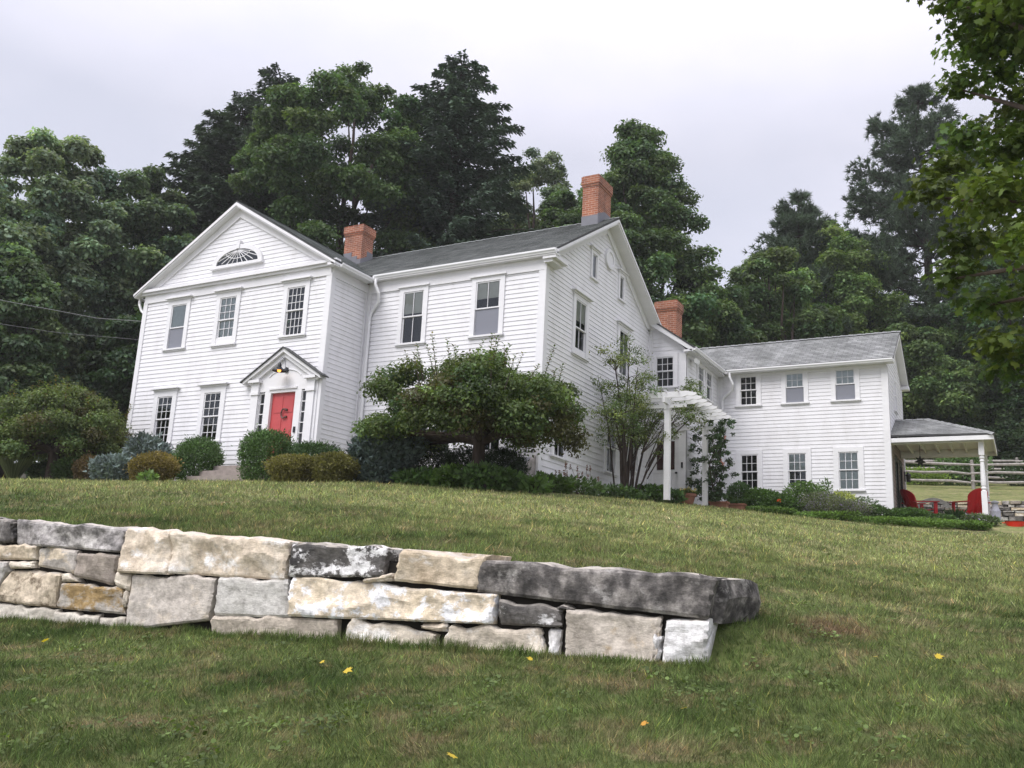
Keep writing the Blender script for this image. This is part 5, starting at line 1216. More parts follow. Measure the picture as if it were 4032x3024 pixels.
decid('maple_tree', 'dark tree at the right edge beyond the fence', 29.0, 41.0, 20.0, 11.0, (0.040, 0.074, 0.028), 37, 80, 400, 0.28, 0.03, ROUND)
decid('understorey_tree', 'low dark bushy tree behind the fence post', 20.6, 38.2, 8.2, 6.0, (0.036, 0.062, 0.028), 38, 50, 420, 0.25, 0.0, ROUND)
decid('understorey_tree', 'low dark tree behind the right end of the fences', 25.6, 38.0, 8.8, 6.5, (0.034, 0.058, 0.026), 39, 50, 420, 0.25, 0.0, ROUND)

# far-off wood that only closes the gaps
rng = np.random.default_rng(90)
n = 240; wx = rng.uniform(-60, 62, n); wy = rng.uniform(52, 66, n) ; zgw = ground(wx, wy)
m2 = 60; lx = rng.uniform(-46, -26, m2); ly = rng.uniform(-16, 52, m2); zl2 = ground(lx, ly)
Cw = np.c_[np.r_[wx, lx], np.r_[wy, ly], np.r_[zgw + rng.uniform(0.5, 11, n), zl2 + rng.uniform(0.5, 11, m2)]]
V, F, col = clump_leaves(rng, Cw, rng.uniform(2.2, 3.6, n + m2), 300, 0.62, (0.040, 0.066, 0.030), LEAF4, .6, .4, .2, .25)
o = mesh_np('woodland', V, F, col, M['leaf']); tag(o, 'far dark wood behind all the trees', 'woodland', kind='stuff')

# near maple hanging in from the right
rng = np.random.default_rng(41)
nt_ = thing('maple_tree', (28.6, -7.2, gz(28.6, -7.2)), 'near maple whose large leaves hang in from the right edge', 'tree')
zc = 4.7; n = 150
g = unit(rng.normal(size=(n, 3))); rr = rng.random(n) ** .38
Cn = np.array([28.3, -6.6, zc]) + g * rr[:, None] * np.array([4.75, 5.0, 5.6])
ex = np.array([(.25, 0, 0)]) + np.array([(23.30, -6.2, 6.55), (23.05, -6.6, 5.35), (23.4, -6.3, 5.1), (22.95, -6.0, 6.9), (23.35, -5.6, 4.2), (23.15, -6.5, 2.6), (23.0, -6.9, 2.1), (23.3, -6.6, 1.5), (23.5, -6.0, .9), (23.6, -6.5, 0.2), (23.75, -6.2, 0.0), (23.4, -6.2, 3.1), (23.2, -6.9, 1.0)])
n2 = 110; sl2 = np.c_[rng.uniform(23.95, 26.0, n2), rng.uniform(-8.2, -4.2, n2), rng.uniform(0.4, 9.5, n2)]
Cn = np.r_[Cn, sl2]
Cn = np.r_[Cn[(Cn[:, 0] > 23.85) & (Cn[:, 2] > -.4)], ex]; rn = np.r_[rng.uniform(.45, .78, len(Cn) - len(ex)), rng.uniform(.32, .48, len(ex))]
V, F, col = clump_leaves(rng, Cn, rn, 440, 0.096, (0.085, 0.125, 0.028), MAPLE, .75, .6, .20, .2, 0.85, .5)
mesh_np('crown', V, F, col, M['leaf'], nt_)
mb = MB(); tips = [tuple(c) for c in Cn[rng.choice(len(Cn) - len(ex), 22, replace=False)]] + [tuple(c) for c in ex[::2]]
limbs(mb, rng, (28.6, -7.2, gz(28.6, -7.2)), tips, 0.24, .45); mb.build('trunk', M['bark'], nt_)

# spreading crabapples: trunk, forked limbs, flat crown with upright shoots
def crab(label, x, y, z0, w_, d_, zlow, ztop, fork, seed, tr=0.16, hue=(0.060, 0.092, 0.026), nleaf=300, lsize=0.085, nclump=70, tintc=(0.12, (0.085, 0.060, 0.030)), lean=0.0):
    rng = np.random.default_rng(seed); t = thing('crabapple_tree', (x, y, z0), label, 'tree', 'spreading crabapple trees'); H = ztop - zlow
    a = rng.random(nclump) * 6.2832; r = np.sqrt(rng.random(nclump)); zz_ = rng.random(nclump)
    dome = np.sqrt(np.maximum(0, 1 - 0.80 * r ** 2))
    Cc = np.c_[x + lean + np.cos(a) * r * (w_ / 2 - .3), y + np.sin(a) * r * (d_ / 2 - .3), zlow + 0.16 * H + (H * .78) * (0.12 * (1 - r) + zz_ * dome * .92)]
    nlw = int(nclump * .35); a2 = rng.random(nlw) * 6.2832; r2 = rng.uniform(.55, 1.0, nlw)
    Cc = np.r_[Cc, np.c_[x + lean + np.cos(a2) * r2 * (w_ / 2 - .2), y + np.sin(a2) * r2 * (d_ / 2 - .2), zlow + rng.uniform(.10, .40, nlw) * H]]
    V1, F1, c1 = clump_leaves(rng, Cc, np.r_[rng.uniform(.36, .56, nclump), rng.uniform(.26, .42, nlw)], nleaf, lsize, hue, LEAF4, .6, .5, .22, .25, .62, .5, tintc)
    # shoots standing out of the top
    ns = 46; sx = x + lean + rng.uniform(-w_ * .46, w_ * .46, ns); sy = y + rng.uniform(-d_ * .35, d_ * .35, ns); rel = np.hypot((sx - x - lean) / (w_ / 2), (sy - y) / (d_ / 2)); szb = zlow + 0.16 * H + H * .70 * np.sqrt(np.maximum(.05, 1 - .80 * np.minimum(rel, 1) ** 2))
    mb = MB(); P_, A_, N_ = [], [], []
    for i in range(ns):
        if rel[i] > .86: continue
        L = rng.uniform(.25, .75); d = unit(np.array([rng.normal() * .22 + (sx[i] - x - lean) * .14, rng.normal() * .2, 1.0])); b0 = np.array([sx[i], sy[i], szb[i] - .1]); mb.tube([tuple(b0 - d * .3), tuple(b0 + d * L)], [.012, .004], 4)
        k = int(L / .026); tt = np.linspace(.1, 1, k); ang = np.arange(k) * 2.4 + rng.random() * 6; P_.append(b0 + d * (L * tt)[:, None]); o_ = np.c_[np.cos(ang), np.sin(ang), rng.uniform(.2, .9, k)]; A_.append(o_); N_.append(np.c_[-np.cos(ang) * .6, -np.sin(ang) * .6, np.ones(k)])
    p, aa, nn = np.concatenate(P_), np.concatenate(A_), np.concatenate(N_); k = len(p); c = np.array(hue) * np.exp(rng.normal(size=(k, 1)) * .25) * np.where(rng.random((k, 1)) < .35, np.array([[1.5, .85, .9]]), np.array([[1.1, 1.15, .9]]))
    V2, F2, c2_ = cards(LEAF4, p, aa, nn, lsize * rng.uniform(.8, 1.2, k), lsize * .6, c, .15)
    mesh_np('crown', np.r_[V1, V2], np.r_[F1, F2 + len(V1)], np.r_[c1, c2_], M['leaf'], t)
    f = Vector((x + fork[0], y, fork[1]))
    mb.tube([(x, y, z0 - .2), (x - .01, y, z0 + .05), (x + fork[0] * .6, y, z0 + (fork[1] - z0) * .6), f], [tr * 1.5, tr * 1.1, tr * .95, tr * 1.0], 10)
    far = sorted(range(nclump), key=lambda i: -abs(Cc[i][0] - x))
    for i in list(far[:16]) + list(rng.choice(nclump, 10, replace=False)):
        c = Vector(Cc[i]); m = f.lerp(c, .42); m.z = f.z + (c.z - f.z) * .30 + .05
        mb.tube([f - Vector((0, 0, .06)), f.lerp(m, .6) + Vector((0, 0, .04)), m, m.lerp(c, .55) + Vector((0, rng.normal() * .06, rng.normal() * .05)), c], [tr * .62, tr * .45, tr * .32, tr * .2, .012], 6)
    mb.build('trunk', M['bark_dark'], t); return t
crab('crabapple tree with a forked trunk and flat spreading crown before the main block', 13.22, -0.9, -0.66, 5.7, 4.4, 0.06, 2.62, (0.04, 0.42), 51, 0.15, (0.088, 0.130, 0.044), nleaf=430, lean=-0.32, nclump=120)
crab('crabapple tree at the left edge beside the front gable', -0.42, -2.0, -0.42, 5.0, 4.2, 0.0, 2.35, (0.0, 0.45), 52, 0.16, (0.120, 0.160, 0.058), nleaf=420, lean=-0.35, nclump=120)

# shrubs
def shrub(name, label, x, y, w_, d_, h, hue, seed, leaf=0.05, n=7000, lump=0.10, shape=LEAF4, aspect=0.6, square=2.0, cvar=.18, mat='leaf', up=.5, zoff=0.0, cat='shrub', group=None, tip=None, nl=16):
    rng = np.random.default_rng(seed); z0 = gz(x, y) + zoff; t = thing(name, (x, y, z0), label, cat, group)
    g = unit(rng.normal(size=(n, 3))); g[:, 2] = np.where(g[:, 2] < 0, -g[:, 2] * rng.choice([1, 1, -.55], n), g[:, 2])
    s = (np.abs(g) ** square).sum(1) ** (-1 / square)              # rounded-box or ellipsoid radius
    dirs = unit(rng.normal(size=(nl, 3))); dirs[:, 2] = np.abs(dirs[:, 2]); amp = rng.uniform(-.5, 1, nl) * lump
    lm = 1 + (amp[None] * np.exp(-((g[:, None, :] - dirs[None]) ** 2).sum(-1) / .22)).sum(1) + rng.normal(size=n) * .055
    rr = rng.random(n) ** .22; st_ = rng.random(n) < .035; rr[st_] *= rng.uniform(1.04, 1.22, int(st_.sum()))
    p = np.array([x, y, z0 + h * .46]) + g * (s * lm * rr)[:, None] * np.array([w_ / 2, d_ / 2, h * .54])
    sk = rng.random(n) < .30; ns_ = int(sk.sum()); an = rng.random(ns_) * 6.2832; r_ = (rng.random(ns_) ** .25) * rng.uniform(.80, 1.0, ns_)
    fz_ = rng.random(ns_); r_ *= .86 + .14 * np.sqrt(fz_); hx, hy = np.cos(an), np.sin(an); sq = (np.abs(hx) ** square + np.abs(hy) ** square) ** (-1 / square)
    p[sk] = np.c_[x + hx * sq * r_ * w_ / 2, y + hy * sq * r_ * d_ / 2, z0 - .03 + fz_ * h * .5]; g[sk] = np.c_[hx, hy, np.full(ns_, .25)]
    p[:, 2] = np.maximum(p[:, 2], z0 - .02)
    ax = unit(g * .8 + rng.normal(size=(n, 3)) * .6 + np.array([0, 0, .35])); nor = unit(np.cross(ax, rng.normal(size=(n, 3))) + g * .5 + np.array([0, 0, up]))
    cl = np.exp((rng.normal(size=nl)[None] * cvar * np.exp(-((g[:, None, :] - dirs[None]) ** 2).sum(-1) / .12)).sum(1)) * np.exp(rng.normal(size=n) * .25)
    col = np.array(hue) * 1.3 * cl[:, None]
    if tip: 
        f = rng.random(n) < tip[0]; col[f] = np.array(tip[1]) * np.exp(rng.normal(size=(f.sum(), 1)) * .2)
    L = leaf * rng.uniform(.7, 1.3, n)
    V, F, c = cards(shape, p, ax, nor, L, L * aspect, np.clip(col, .002, 1), .1); mesh_np('foliage', V, F, c, M[mat], t)
    mb = MB()
    for k in range(7):
        a = rng.random() * 6.28; mb.tube([(x + .05 * math.cos(a), y + .05 * math.sin(a), z0 - .1), (x + w_ * .12 * math.cos(a), y + d_ * .12 * math.sin(a), z0 + h * .3), (x + w_ * .3 * math.cos(a), y + d_ * .3 * math.sin(a), z0 + h * .7)], [.02, .015, .006], 5)
    mb.build('stem', M['bark_dark'], t); return t
SP, BL, YEW, GR = (0.150, 0.118, 0.042), (0.135, 0.172, 0.165), (0.026, 0.046, 0.022), (0.060, 0.112, 0.028)
HG = (0.062, 0.112, 0.034)
FG = 'shrubs along the front foundation'
shrub('spirea_bush', 'bronze spirea mound in front of the round green bush, left of the steps', 4.15, -2.25, 1.25, 1.1, 0.68, SP, 61, .06, 9000, .22, group=FG)
shrub('spruce_bush', 'low blue spruce beside the left bronze mound', 2.75, -2.45, 1.05, 0.9, 0.58, BL, 62, .12, 6500, .42, SPRAY, .5, cvar=.3, mat='needle', group=FG)
shrub('spruce_bush', 'upper blue spruce spreading under the left window', 2.6, -1.15, 1.65, 1.1, 1.02, BL, 63, .13, 8500, .42, SPRAY, .5, cvar=.3, mat='needle', group=FG)
shrub('arborvitae_bush', 'round green bush left of the front steps', 4.36, -0.98, 1.26, 1.15, 1.16, HG, 64, .06, 14000, .05, SPRAY, .5, 2.3, mat='needle', group=FG)
shrub('spirea_bush', 'small bronze spirea far left beside the blue spruce', 1.45, -2.2, 0.8, 0.7, 0.58, (0.12, 0.085, 0.045), 65, .055, 4500, .22, group=FG)
shrub('arborvitae_bush', 'tall clipped hedge bush in front of the red door', 7.38, -1.5, 1.22, 1.3, 1.22, HG, 66, .06, 16000, .05, SPRAY, .5, 2.9, mat='needle', group=FG)
shrub('arborvitae_bush', 'lower clipped hedge bush right of the red door', 8.45, -1.0, 1.7, 1.2, 0.92, (0.045, 0.085, 0.028), 67, .06, 12000, .05, SPRAY, .5, 2.6, mat='needle', group=FG)
shrub('spirea_bush', 'bronze-green spirea mound in front of the hedge', 8.95, -2.15, 1.30, 1.0, 0.62, (0.13, 0.12, 0.042), 68, .06, 9500, .22, group=FG)
shrub('spirea_bush', 'bronze-green spirea mound beside the dwarf blue spruce', 10.0, -2.0, 1.0, 0.95, 0.66, (0.115, 0.11, 0.04), 69, .06, 8000, .22, group=FG)
shrub('spruce_bush', 'dwarf blue spruce under the left side of the crabapple', 10.6, -1.0, 1.55, 1.3, 1.22, (0.072, 0.100, 0.094), 70, .13, 10000, .42, SPRAY, .5, cvar=.3, mat='needle', group=FG)
shrub('yew_bush', 'dark yew left of the crabapple trunk', 11.0, 0.5, 1.25, 1.0, 1.05, YEW, 71, .06, 9000, .08, SPRAY, .4, mat='needle', group=FG)
shrub('yew_bush', 'dark yew right behind the crabapple trunk', 12.1, 0.45, 1.15, 1.0, 0.90, YEW, 72, .06, 8000, .08, SPRAY, .4, mat='needle', group=FG)
shrub('yew_bush', 'dark yew beside the grey cellar hatch', 13.2, 0.3, 1.25, 1.0, 0.95, YEW, 73, .06, 9000, .08, SPRAY, .4, mat='needle', group=FG)
PB = 'low plants in the front beds'
shrub('leafy_plant', 'light green leafy plant left of the crabapple trunk', 11.9, -1.35, 1.0, .8, 0.32, (0.05, 0.095, 0.028), 74, .12, 900, .35, group=PB, cat='plant')
shrub('leafy_plant', 'bright leafy plant at the foot of the crabapple trunk', 12.75, -1.35, .8, .7, 0.42, (0.075, 0.135, 0.03), 75, .13, 620, .35, group=PB, cat='plant')
shrub('leafy_plant', 'mound of leafy plants right of the crabapple trunk', 13.7, -1.2, 1.3, .9, 0.48, (0.055, 0.10, 0.03), 76, .12, 1300, .35, group=PB, cat='plant')
shrub('hosta_plant', 'small bright hosta at the bed corner below the cellar hatch', 14.5, -.6, .8, .7, 0.30, (0.10, 0.17, 0.05), 77, .16, 260, .1, group=PB, cat='plant')
shrub('leafy_plant', 'low green plants along the gable wall corner', 13.95, 1.4, .9, 1.6, 0.34, (0.055, 0.095, 0.03), 78, .11, 1100, .4, group=PB, cat='plant')
shrub('leafy_plant', 'loose green plants further along the gable wall', 14.15, 2.7, .9, 1.5, 0.28, (0.055, 0.09, 0.035), 79, .12, 700, .45, group=PB, cat='plant')
shrub('leafy_plant', 'dark low plants below the multi-stemmed shrub', 14.55, 4.3, .9, 1.3, 0.26, (0.05, 0.085, 0.032), 80, .12, 700, .45, group=PB, cat='plant')
shrub('peony_plant', 'rounded dark green plant right of the multi-stemmed shrub', 14.75, 6.3, .9, 1.0, 0.42, (0.055, 0.10, 0.03), 81, .13, 800, .3, group=PB, cat='plant')
shrub('hosta_plant', 'low leafy clump before the pergola post', 15.15, 6.9, .6, .6, 0.36, (0.05, 0.09, 0.035), 82, .12, 380, .15, group=PB, cat='plant')
shrub('leafy_plant', 'low plants under the left apple tree', -0.9, -1.4, 2.4, 1.2, 0.60, (0.05, 0.085, 0.032), 83, .09, 3600, .2, group=PB, cat='plant')
shrub('hosta_plant', 'tiny bright plant at the foot of the left bronze mound', 4.85, -2.95, .45, .4, 0.22, (0.12, 0.19, 0.06), 84, .12, 160, .1, group=PB, cat='plant')
shrub('leafy_plant', 'dense low plants left of the bronze mounds', 0.4, -1.9, 1.4, 1.0, 0.62, (0.05, 0.085, 0.03), 85, .08, 3600, .2, group=PB, cat='plant')
shrub('leafy_plant', 'dark ground plants between the blue spruce and the crabapple trunk', 11.3, -.75, 1.2, 1.0, 0.30, (0.035, 0.068, 0.026), 86, .10, 1300, .35, group=PB, cat='plant')

def blades_plant(name, label, x, y, h, spread, n, hue, seed, wd=.02, group=None, cat='plant', droop=.35):
    rng = np.random.default_rng(seed); z0 = gz(x, y); t = thing(name, (x, y, z0), label, cat, group); a = rng.random(n) * 6.28; out_ = rng.random(n) ** .7
    d = np.c_[np.cos(a) * out_ * spread, np.sin(a) * out_ * spread, np.full(n, h)]; p = np.array([x, y, z0]) + np.c_[np.cos(a), np.sin(a), np.zeros(n)] * (rng.random(n) * spread * .35)[:, None]
    L = np.linalg.norm(d, axis=1) * rng.uniform(.6, 1.1, n); BL_ = np.array([(-.5, 0), (.5, 0), (.42, .5), (0, 1.0), (-.42, .5)])
    V, F, c = cards(BL_, p, d, np.c_[-np.cos(a), -np.sin(a), np.full(n, .3)], L, wd, np.array(hue) * np.exp(rng.normal(size=(n, 1)) * .22)); mesh_np('foliage', V, F, c, M['leaf'], t); return t
blades_plant('ornamental_grass', 'pale variegated grass tuft below the left apple tree', -1.25, -2.6, .74, .34, 420, (0.21, 0.25, 0.12), 91, .022)

# multi-stemmed shrub in front of the gable wall
rng = np.random.default_rng(55)
ms = thing('tall_shrub', (14.3, 5.35, gz(14.3, 5.35)), 'tall airy multi-stemmed shrub in front of the right gable wall', 'shrub')
mb = MB(); Cm, Rm = [], []; zb = gz(14.3, 5.35)
for k in range(17):
    a = rng.random() * 6.28; sp = rng.uniform(.2, 1.0); hgt = rng.uniform(2.6, 4.75) * (1.05 - .22 * sp); b0 = Vector((14.3 + rng.normal() * .10, 5.35 + rng.normal() * .22, zb - .1)); tip = b0 + Vector((math.cos(a) * sp * .75, .25 + math.sin(a) * sp * (3.1 if math.sin(a) > 0 else 2.0), hgt * (1 - .12 * sp))); m = b0.lerp(tip, .5) + Vector((math.cos(a) * -.04, math.sin(a) * -.16, .25))
    r0 = rng.uniform(.022, .045); mb.tube([b0, b0.lerp(m, .5) + Vector((0, -.02, 0)), m, m.lerp(tip, .5), tip], [r0, r0 * .85, r0 * .62, r0 * .4, .006], 6)
    for j in range(9):
        f = rng.uniform(.45, 1.0); q = (m.lerp(tip, (f - .45) / .55)); e = q + Vector((rng.normal() * .22, rng.normal() * .34, rng.uniform(.0, .35))); mb.tube([q, q.lerp(e, .5) + Vector((0, 0, .03)), e], [r0 * .32, r0 * .2, .004], 4); Cm.append(tuple(e)); Rm.append(rng.uniform(.13, .26) * (.8 + .5 * f))
for (dy, dz, dx) in ((2.6, 2.7, 1.1), (2.9, 3.0, 1.2), (3.3, 3.2, 1.25), (3.6, 2.9, 1.3), (3.1, 2.6, 1.25), (2.4, 2.2, .9), (1.8, 1.7, .8), (3.5, 3.5, 1.2), (2.9, 3.4, 1.1)):
    e = Vector((14.35 + dx, 5.35 + dy - 1.25, zb + dz)); q = Vector((14.3 + dx * .3, 5.5 + dy * .2, zb + dz * .40)); mb.tube([q - Vector((0, .1, .4)), q.lerp(e, .5) + Vector((0, 0, .1)), e], [.018, .012, .005], 5)
    for j in range(7): Cm.append((e.x + rng.normal() * .12, e.y + rng.normal() * .22, e.z + rng.normal() * .14)); Rm.append(rng.uniform(.13, .22))
for k in range(34):
    Cm.append((15.45 + rng.normal() * .18, rng.uniform(5.7, 8.3), zb + rng.uniform(2.35, 3.25))); Rm.append(rng.uniform(.10, .20))
for k in range(6):
    q = Vector((14.6, 5.7, zb + 1.3)); e = Vector((15.4 + rng.normal() * .1, 5.9 + k * .45, zb + 2.6 + rng.uniform(0, .5))); mb.tube([q, q.lerp(e, .5) + Vector((-.1, 0, .12)), e], [.014, .009, .004], 5)
for (dy, dz) in ((2.3, 2.6), (2.6, 2.9), (2.0, 2.2), (1.7, 3.1), (2.9, 3.0), (-1.2, 2.7), (-1.4, 2.2)):
    e = Vector((14.35 + rng.normal() * .1, 5.35 + dy, zb + dz)); q = Vector((14.3, 5.5, zb + dz * .45)); mb.tube([q - Vector((0, .1, .4)), q.lerp(e, .5), e], [.02, .013, .005], 5); Cm.append(tuple(e)); Rm.append(.30); Cm.append(tuple(e - Vector((0, .2 * (1 if dy > 0 else -1), .12)))); Rm.append(.24)
mb.build('stem', M['bark_dark'], ms)
V, F, col = clump_leaves(rng, Cm, np.array(Rm) * 1.25, 70, 0.060, (0.155, 0.200, 0.075), LEAF4, .5, .7, .22, .28, .6, .4, (.22, (0.06, 0.105, 0.03))); mesh_np('foliage', V, F, col, M['leaf'], ms)

# rose on the pergola post
rng = np.random.default_rng(56); rs = thing('climbing_rose', (15.52, 9.62, gz(15.5, 9.6)), 'climbing rose with a few coral blooms behind the right pergola post', 'plant'); mb = MB(); Cm, Rm = [], []; zb = gz(15.5, 9.6)
for k in range(9):
    p = Vector((15.45 + rng.normal() * .08, 9.6 + rng.normal() * .1, zb)); pts = [p]
    for j in range(6):
        p = p + Vector((rng.normal() * .13 + .03, rng.normal() * .16 + .02, .42)); pts.append(p)
        for q in range(3): Cm.append((p.x + rng.normal() * .16, p.y + rng.normal() * .16, p.z + rng.uniform(-.25, .2))); Rm.append(rng.uniform(.08, .17))
    mb.tube(pts, [.014, .013, .012, .010, .009, .007, .004], 5)
for k in range(16): Cm.append((15.0 + rng.normal() * .15, 9.5 + rng.normal() * .25, zb + rng.uniform(.4, 1.9))); Rm.append(.16)
mb.build('stem', M['bark_dark'], rs)
V, F, col = clump_leaves(rng, Cm, np.array(Rm), 50, .07, (0.052, 0.090, 0.040), LEAF4, .4, .6, .2, .25, .7, .4); mesh_np('foliage', V, F, col, M['leaf'], rs)
def blooms(par, pts, r, hue, rng, name='bloom'):
    P_, A_, N_, C_ = [], [], [], []
    for p in pts:
        for k in range(9):
            g = unit(rng.normal(size=3)); P_.append(np.array(p) + g * r * .3); A_.append(g + np.array([0, -.3, .4])); N_.append(unit(rng.normal(size=3))); C_.append(np.array(hue) * math.exp(rng.normal() * .15))
    V, F, c = cards(LEAF4, np.array(P_), np.array(A_), np.array(N_), np.full(len(P_), r * 1.3), r * 1.2, np.clip(np.array(C_), 0, 1)); return mesh_np(name, V, F, c, M['petal'], par)
blooms(rs, [(15.80, 9.5, zb + 1.45), (15.84, 9.55, zb + 1.36), (15.9, 9.6, zb + 2.2)], .045, (0.70, 0.28, 0.24), rng)

# pots
def pot(label, x, y, w_, h, hue, fl, seed, oblong=False):
    rng = np.random.default_rng(seed); z0 = gz(x, y); t = thing('flower_pot', (x, y, z0), label, 'flower pot', 'terracotta pots by the pergola'); mb = MB()
    if oblong:
        mb.hexa([(x - w_ / 2 + .03, y - .12, z0), (x + w_ / 2 - .03, y - .12, z0), (x + w_ / 2 - .03, y + .12, z0), (x - w_ / 2 + .03, y + .12, z0), (x - w_ / 2, y - .14, z0 + h), (x + w_ / 2, y - .14, z0 + h), (x + w_ / 2, y + .14, z0 + h), (x - w_ / 2, y + .14, z0 + h)])
        mb.box(I3, x - w_ / 2 - .02, x + w_ / 2 + .02, y - .16, y + .16, z0 + h - .05, z0 + h)
    else: mb.lathe((x, y, z0), [(w_ * .34, 0), (w_ * .46, h * .75), (w_ * .52, h * .76), (w_ * .54, h), (w_ * .46, h), (w_ * .44, h * .9)], 20)
    mb.build('pot', M['terracotta'], t)
    C_ = np.c_[x + rng.uniform(-w_ * .45, w_ * .45, 16), y + rng.uniform(-.14, .14, 16), z0 + h + rng.uniform(.0, .10 if not oblong else .25, 16)]
    V, F, c = clump_leaves(rng, C_, np.full(16, .11), 70, .05, hue, LEAF4, .5, .6); mesh_np('plant', V, F, c, M['leaf'], t)
    if fl: blooms(t, [tuple(C_[i] + np.array([0, 0, .07])) for i in range(14)], .035, fl, rng)
pot('round terracotta pot of yellow flowers left of the right pergola post', 15.0, 8.55, .55, .32, (0.10, 0.13, 0.04), (0.62, 0.50, 0.16), 57)
pot('oblong terracotta planter just right of the pergola post', 15.72, 9.5, .55, .20, (0.05, 0.085, 0.03), None, 58, True)
pot('oblong terracotta planter at the start of the wing flower bed', 16.0, 10.35, .60, .20, (0.055, 0.095, 0.03), None, 59, True)

# flower bed along the wing
WB = 'plants in the flower bed along the wing'
shrub('yew_bush', 'round dark bush at the left end of the wing bed', 15.75, 11.75, .85, .8, .95, (0.04, 0.075, 0.028), 101, .05, 6000, .06, group=WB)
shrub('leafy_plant', 'broad green plants under the first lower wing window', 16.5, 11.5, 1.4, .9, .72, GR, 102, .09, 3400, .2, group=WB, cat='plant')
shrub('leafy_plant', 'tall light green plant under the middle wing window', 17.75, 12.2, 1.3, .8, 1.02, (0.085, 0.14, 0.045), 103, .08, 3600, .2, group=WB, cat='plant')
shrub('lily_plant', 'green plants with an orange lily in the wing bed', 17.2, 11.15, 1.3, .8, .58, (0.06, 0.11, 0.03), 104, .09, 2800, .2, group=WB, cat='plant')
a = shrub('catmint_plant', 'grey-green catmint with lilac flowers below the right wing window', 18.6, 11.3, 1.7, .9, .72, (0.115, 0.135, 0.080), 105, .05, 6000, .18, group=WB, cat='plant', tip=(.13, (0.30, 0.24, 0.42)))
a = shrub('catmint_plant', 'second grey-green lilac-flowered plant nearer the wing corner', 19.35, 11.35, 1.1, .8, .55, (0.105, 0.125, 0.072), 106, .05, 4000, .18, group=WB, cat='plant', tip=(.16, (0.30, 0.24, 0.40)))
shrub('golden_shrub', 'yellow-green shrub glowing behind the catmint', 18.9, 12.2, .9, .7, .80, (0.26, 0.29, 0.085), 107, .07, 2200, .15, group=WB)
shrub('leafy_plant', 'airy blue-green plant near the wing corner', 19.6, 12.05, .9, .6, .62, (0.10, 0.135, 0.085), 108, .075, 900, .2, group=WB, cat='plant')
shrub('leafy_plant', 'small stalky plant standing up left of the last wing window', 18.35, 12.4, .5, .4, 1.15, (0.085, 0.13, 0.06), 109, .08, 420, .2, group=WB, cat='plant')
shrub('leafy_plant', 'dark plants at the wing corner', 20.0, 11.75, .8, .7, .45, (0.05, 0.085, 0.03), 110, .07, 1800, .2, group=WB, cat='plant')
shrub('leafy_plant', 'rounded dark green mound before the porch, left end', 20.85, 12.2, 1.25, .9, .40, (0.055, 0.10, 0.03), 111, .06, 5000, .12, group=WB, cat='plant')
shrub('leafy_plant', 'green plants before the middle of the porch', 21.7, 12.0, 1.0, .8, .26, (0.06, 0.10, 0.04), 112, .07, 2400, .2, group=WB, cat='plant')
blades_plant('iris_clump', 'upright dark iris leaves before the right chair', 22.15, 12.35, .50, .26, 220, (0.05, 0.09, 0.04), 113, .028, WB)
a = shrub('leafy_plant', 'mixed plants with a few lilac blooms around the porch post', 22.85, 12.3, 1.0, .7, .30, (0.09, 0.125, 0.06), 114, .07, 1500, .2, group=WB, cat='plant', tip=(.07, (0.36, 0.30, 0.50)))
for i_, (xa, xb) in enumerate(((15.9, 17.6), (17.6, 19.3), (19.3, 21.0), (21.0, 22.4), (22.4, 22.95))):
    lab = ['left stretch of the low green edging, from the planters', 'low green edging below the lilac-flowered plants', 'low green edging around the wing corner', 'low green edging before the red chairs', 'last stretch of low green edging, right of the porch post'][i_]
    xm = (xa + xb) / 2; shrub('edging_plant', lab, xm, 10.75 + (xm - 15.9) * .11, (xb - xa) * 1.15, .8, .17, (0.100, 0.165, 0.042), 120 + i_, .07, 3000, .45, square=2.2, cvar=.35, group='low edging along the wing bed', cat='plant')
blooms(bpy.data.objects['lily_plant'], [(17.25, 10.72, gz(17.2, 10.75) + .42), (17.31, 10.72, gz(17.2, 10.75) + .43)], .04, (0.80, 0.16, 0.06), rng)
# astilbe-like dry red flower stalks by the corner
rng = np.random.default_rng(58); fs = thing('astilbe_plant', (14.2, 1.9, gz(14.2, 1.9)), 'dry reddish flower stalks by the main house corner', 'plant'); mb = MB(); tips = []
for k in range(15):
    x, y = 14.1 + rng.normal() * .12, rng.uniform(1.4, 3.3); z = gz(x, y); e = (x + rng.normal() * .12, y + rng.normal() * .18, z + rng.uniform(.45, .78)); mb.tube([(x, y, z), e], [.006, .004], 4); tips += [(e[0], e[1], e[2] - .05 * j) for j in range(3)]
mb.build('stem', M['bark'], fs); blooms(fs, tips, .024, (0.17, 0.08, 0.065), rng)

# shrubs beyond the fences
shrub('leafy_shrub', 'bright green bushes beyond the farther fence', 19.4, 36.0, 4.2, 2.0, 2.4, (0.075, 0.135, 0.04), 131, .17, 4200, .2, group='bushes beyond the fences')
shrub('leafy_shrub', 'yellow-green low growth between the two fences', 19.3, 31.6, 2.6, 1.2, .75, (0.17, 0.24, 0.06), 132, .14, 2400, .2, group='bushes beyond the fences')
shrub('leafy_shrub', 'green bush behind the nearer fence post', 21.4, 32.4, 2.4, 1.4, 1.6, (0.075, 0.13, 0.045), 133, .16, 2600, .2, group='bushes beyond the fences')
shrub('leafy_shrub', 'dark weeds at the right end between the fences', 24.4, 32.6, 2.4, 1.4, 1.1, (0.04, 0.07, 0.03), 134, .16, 2000, .2, group='bushes beyond the fences')

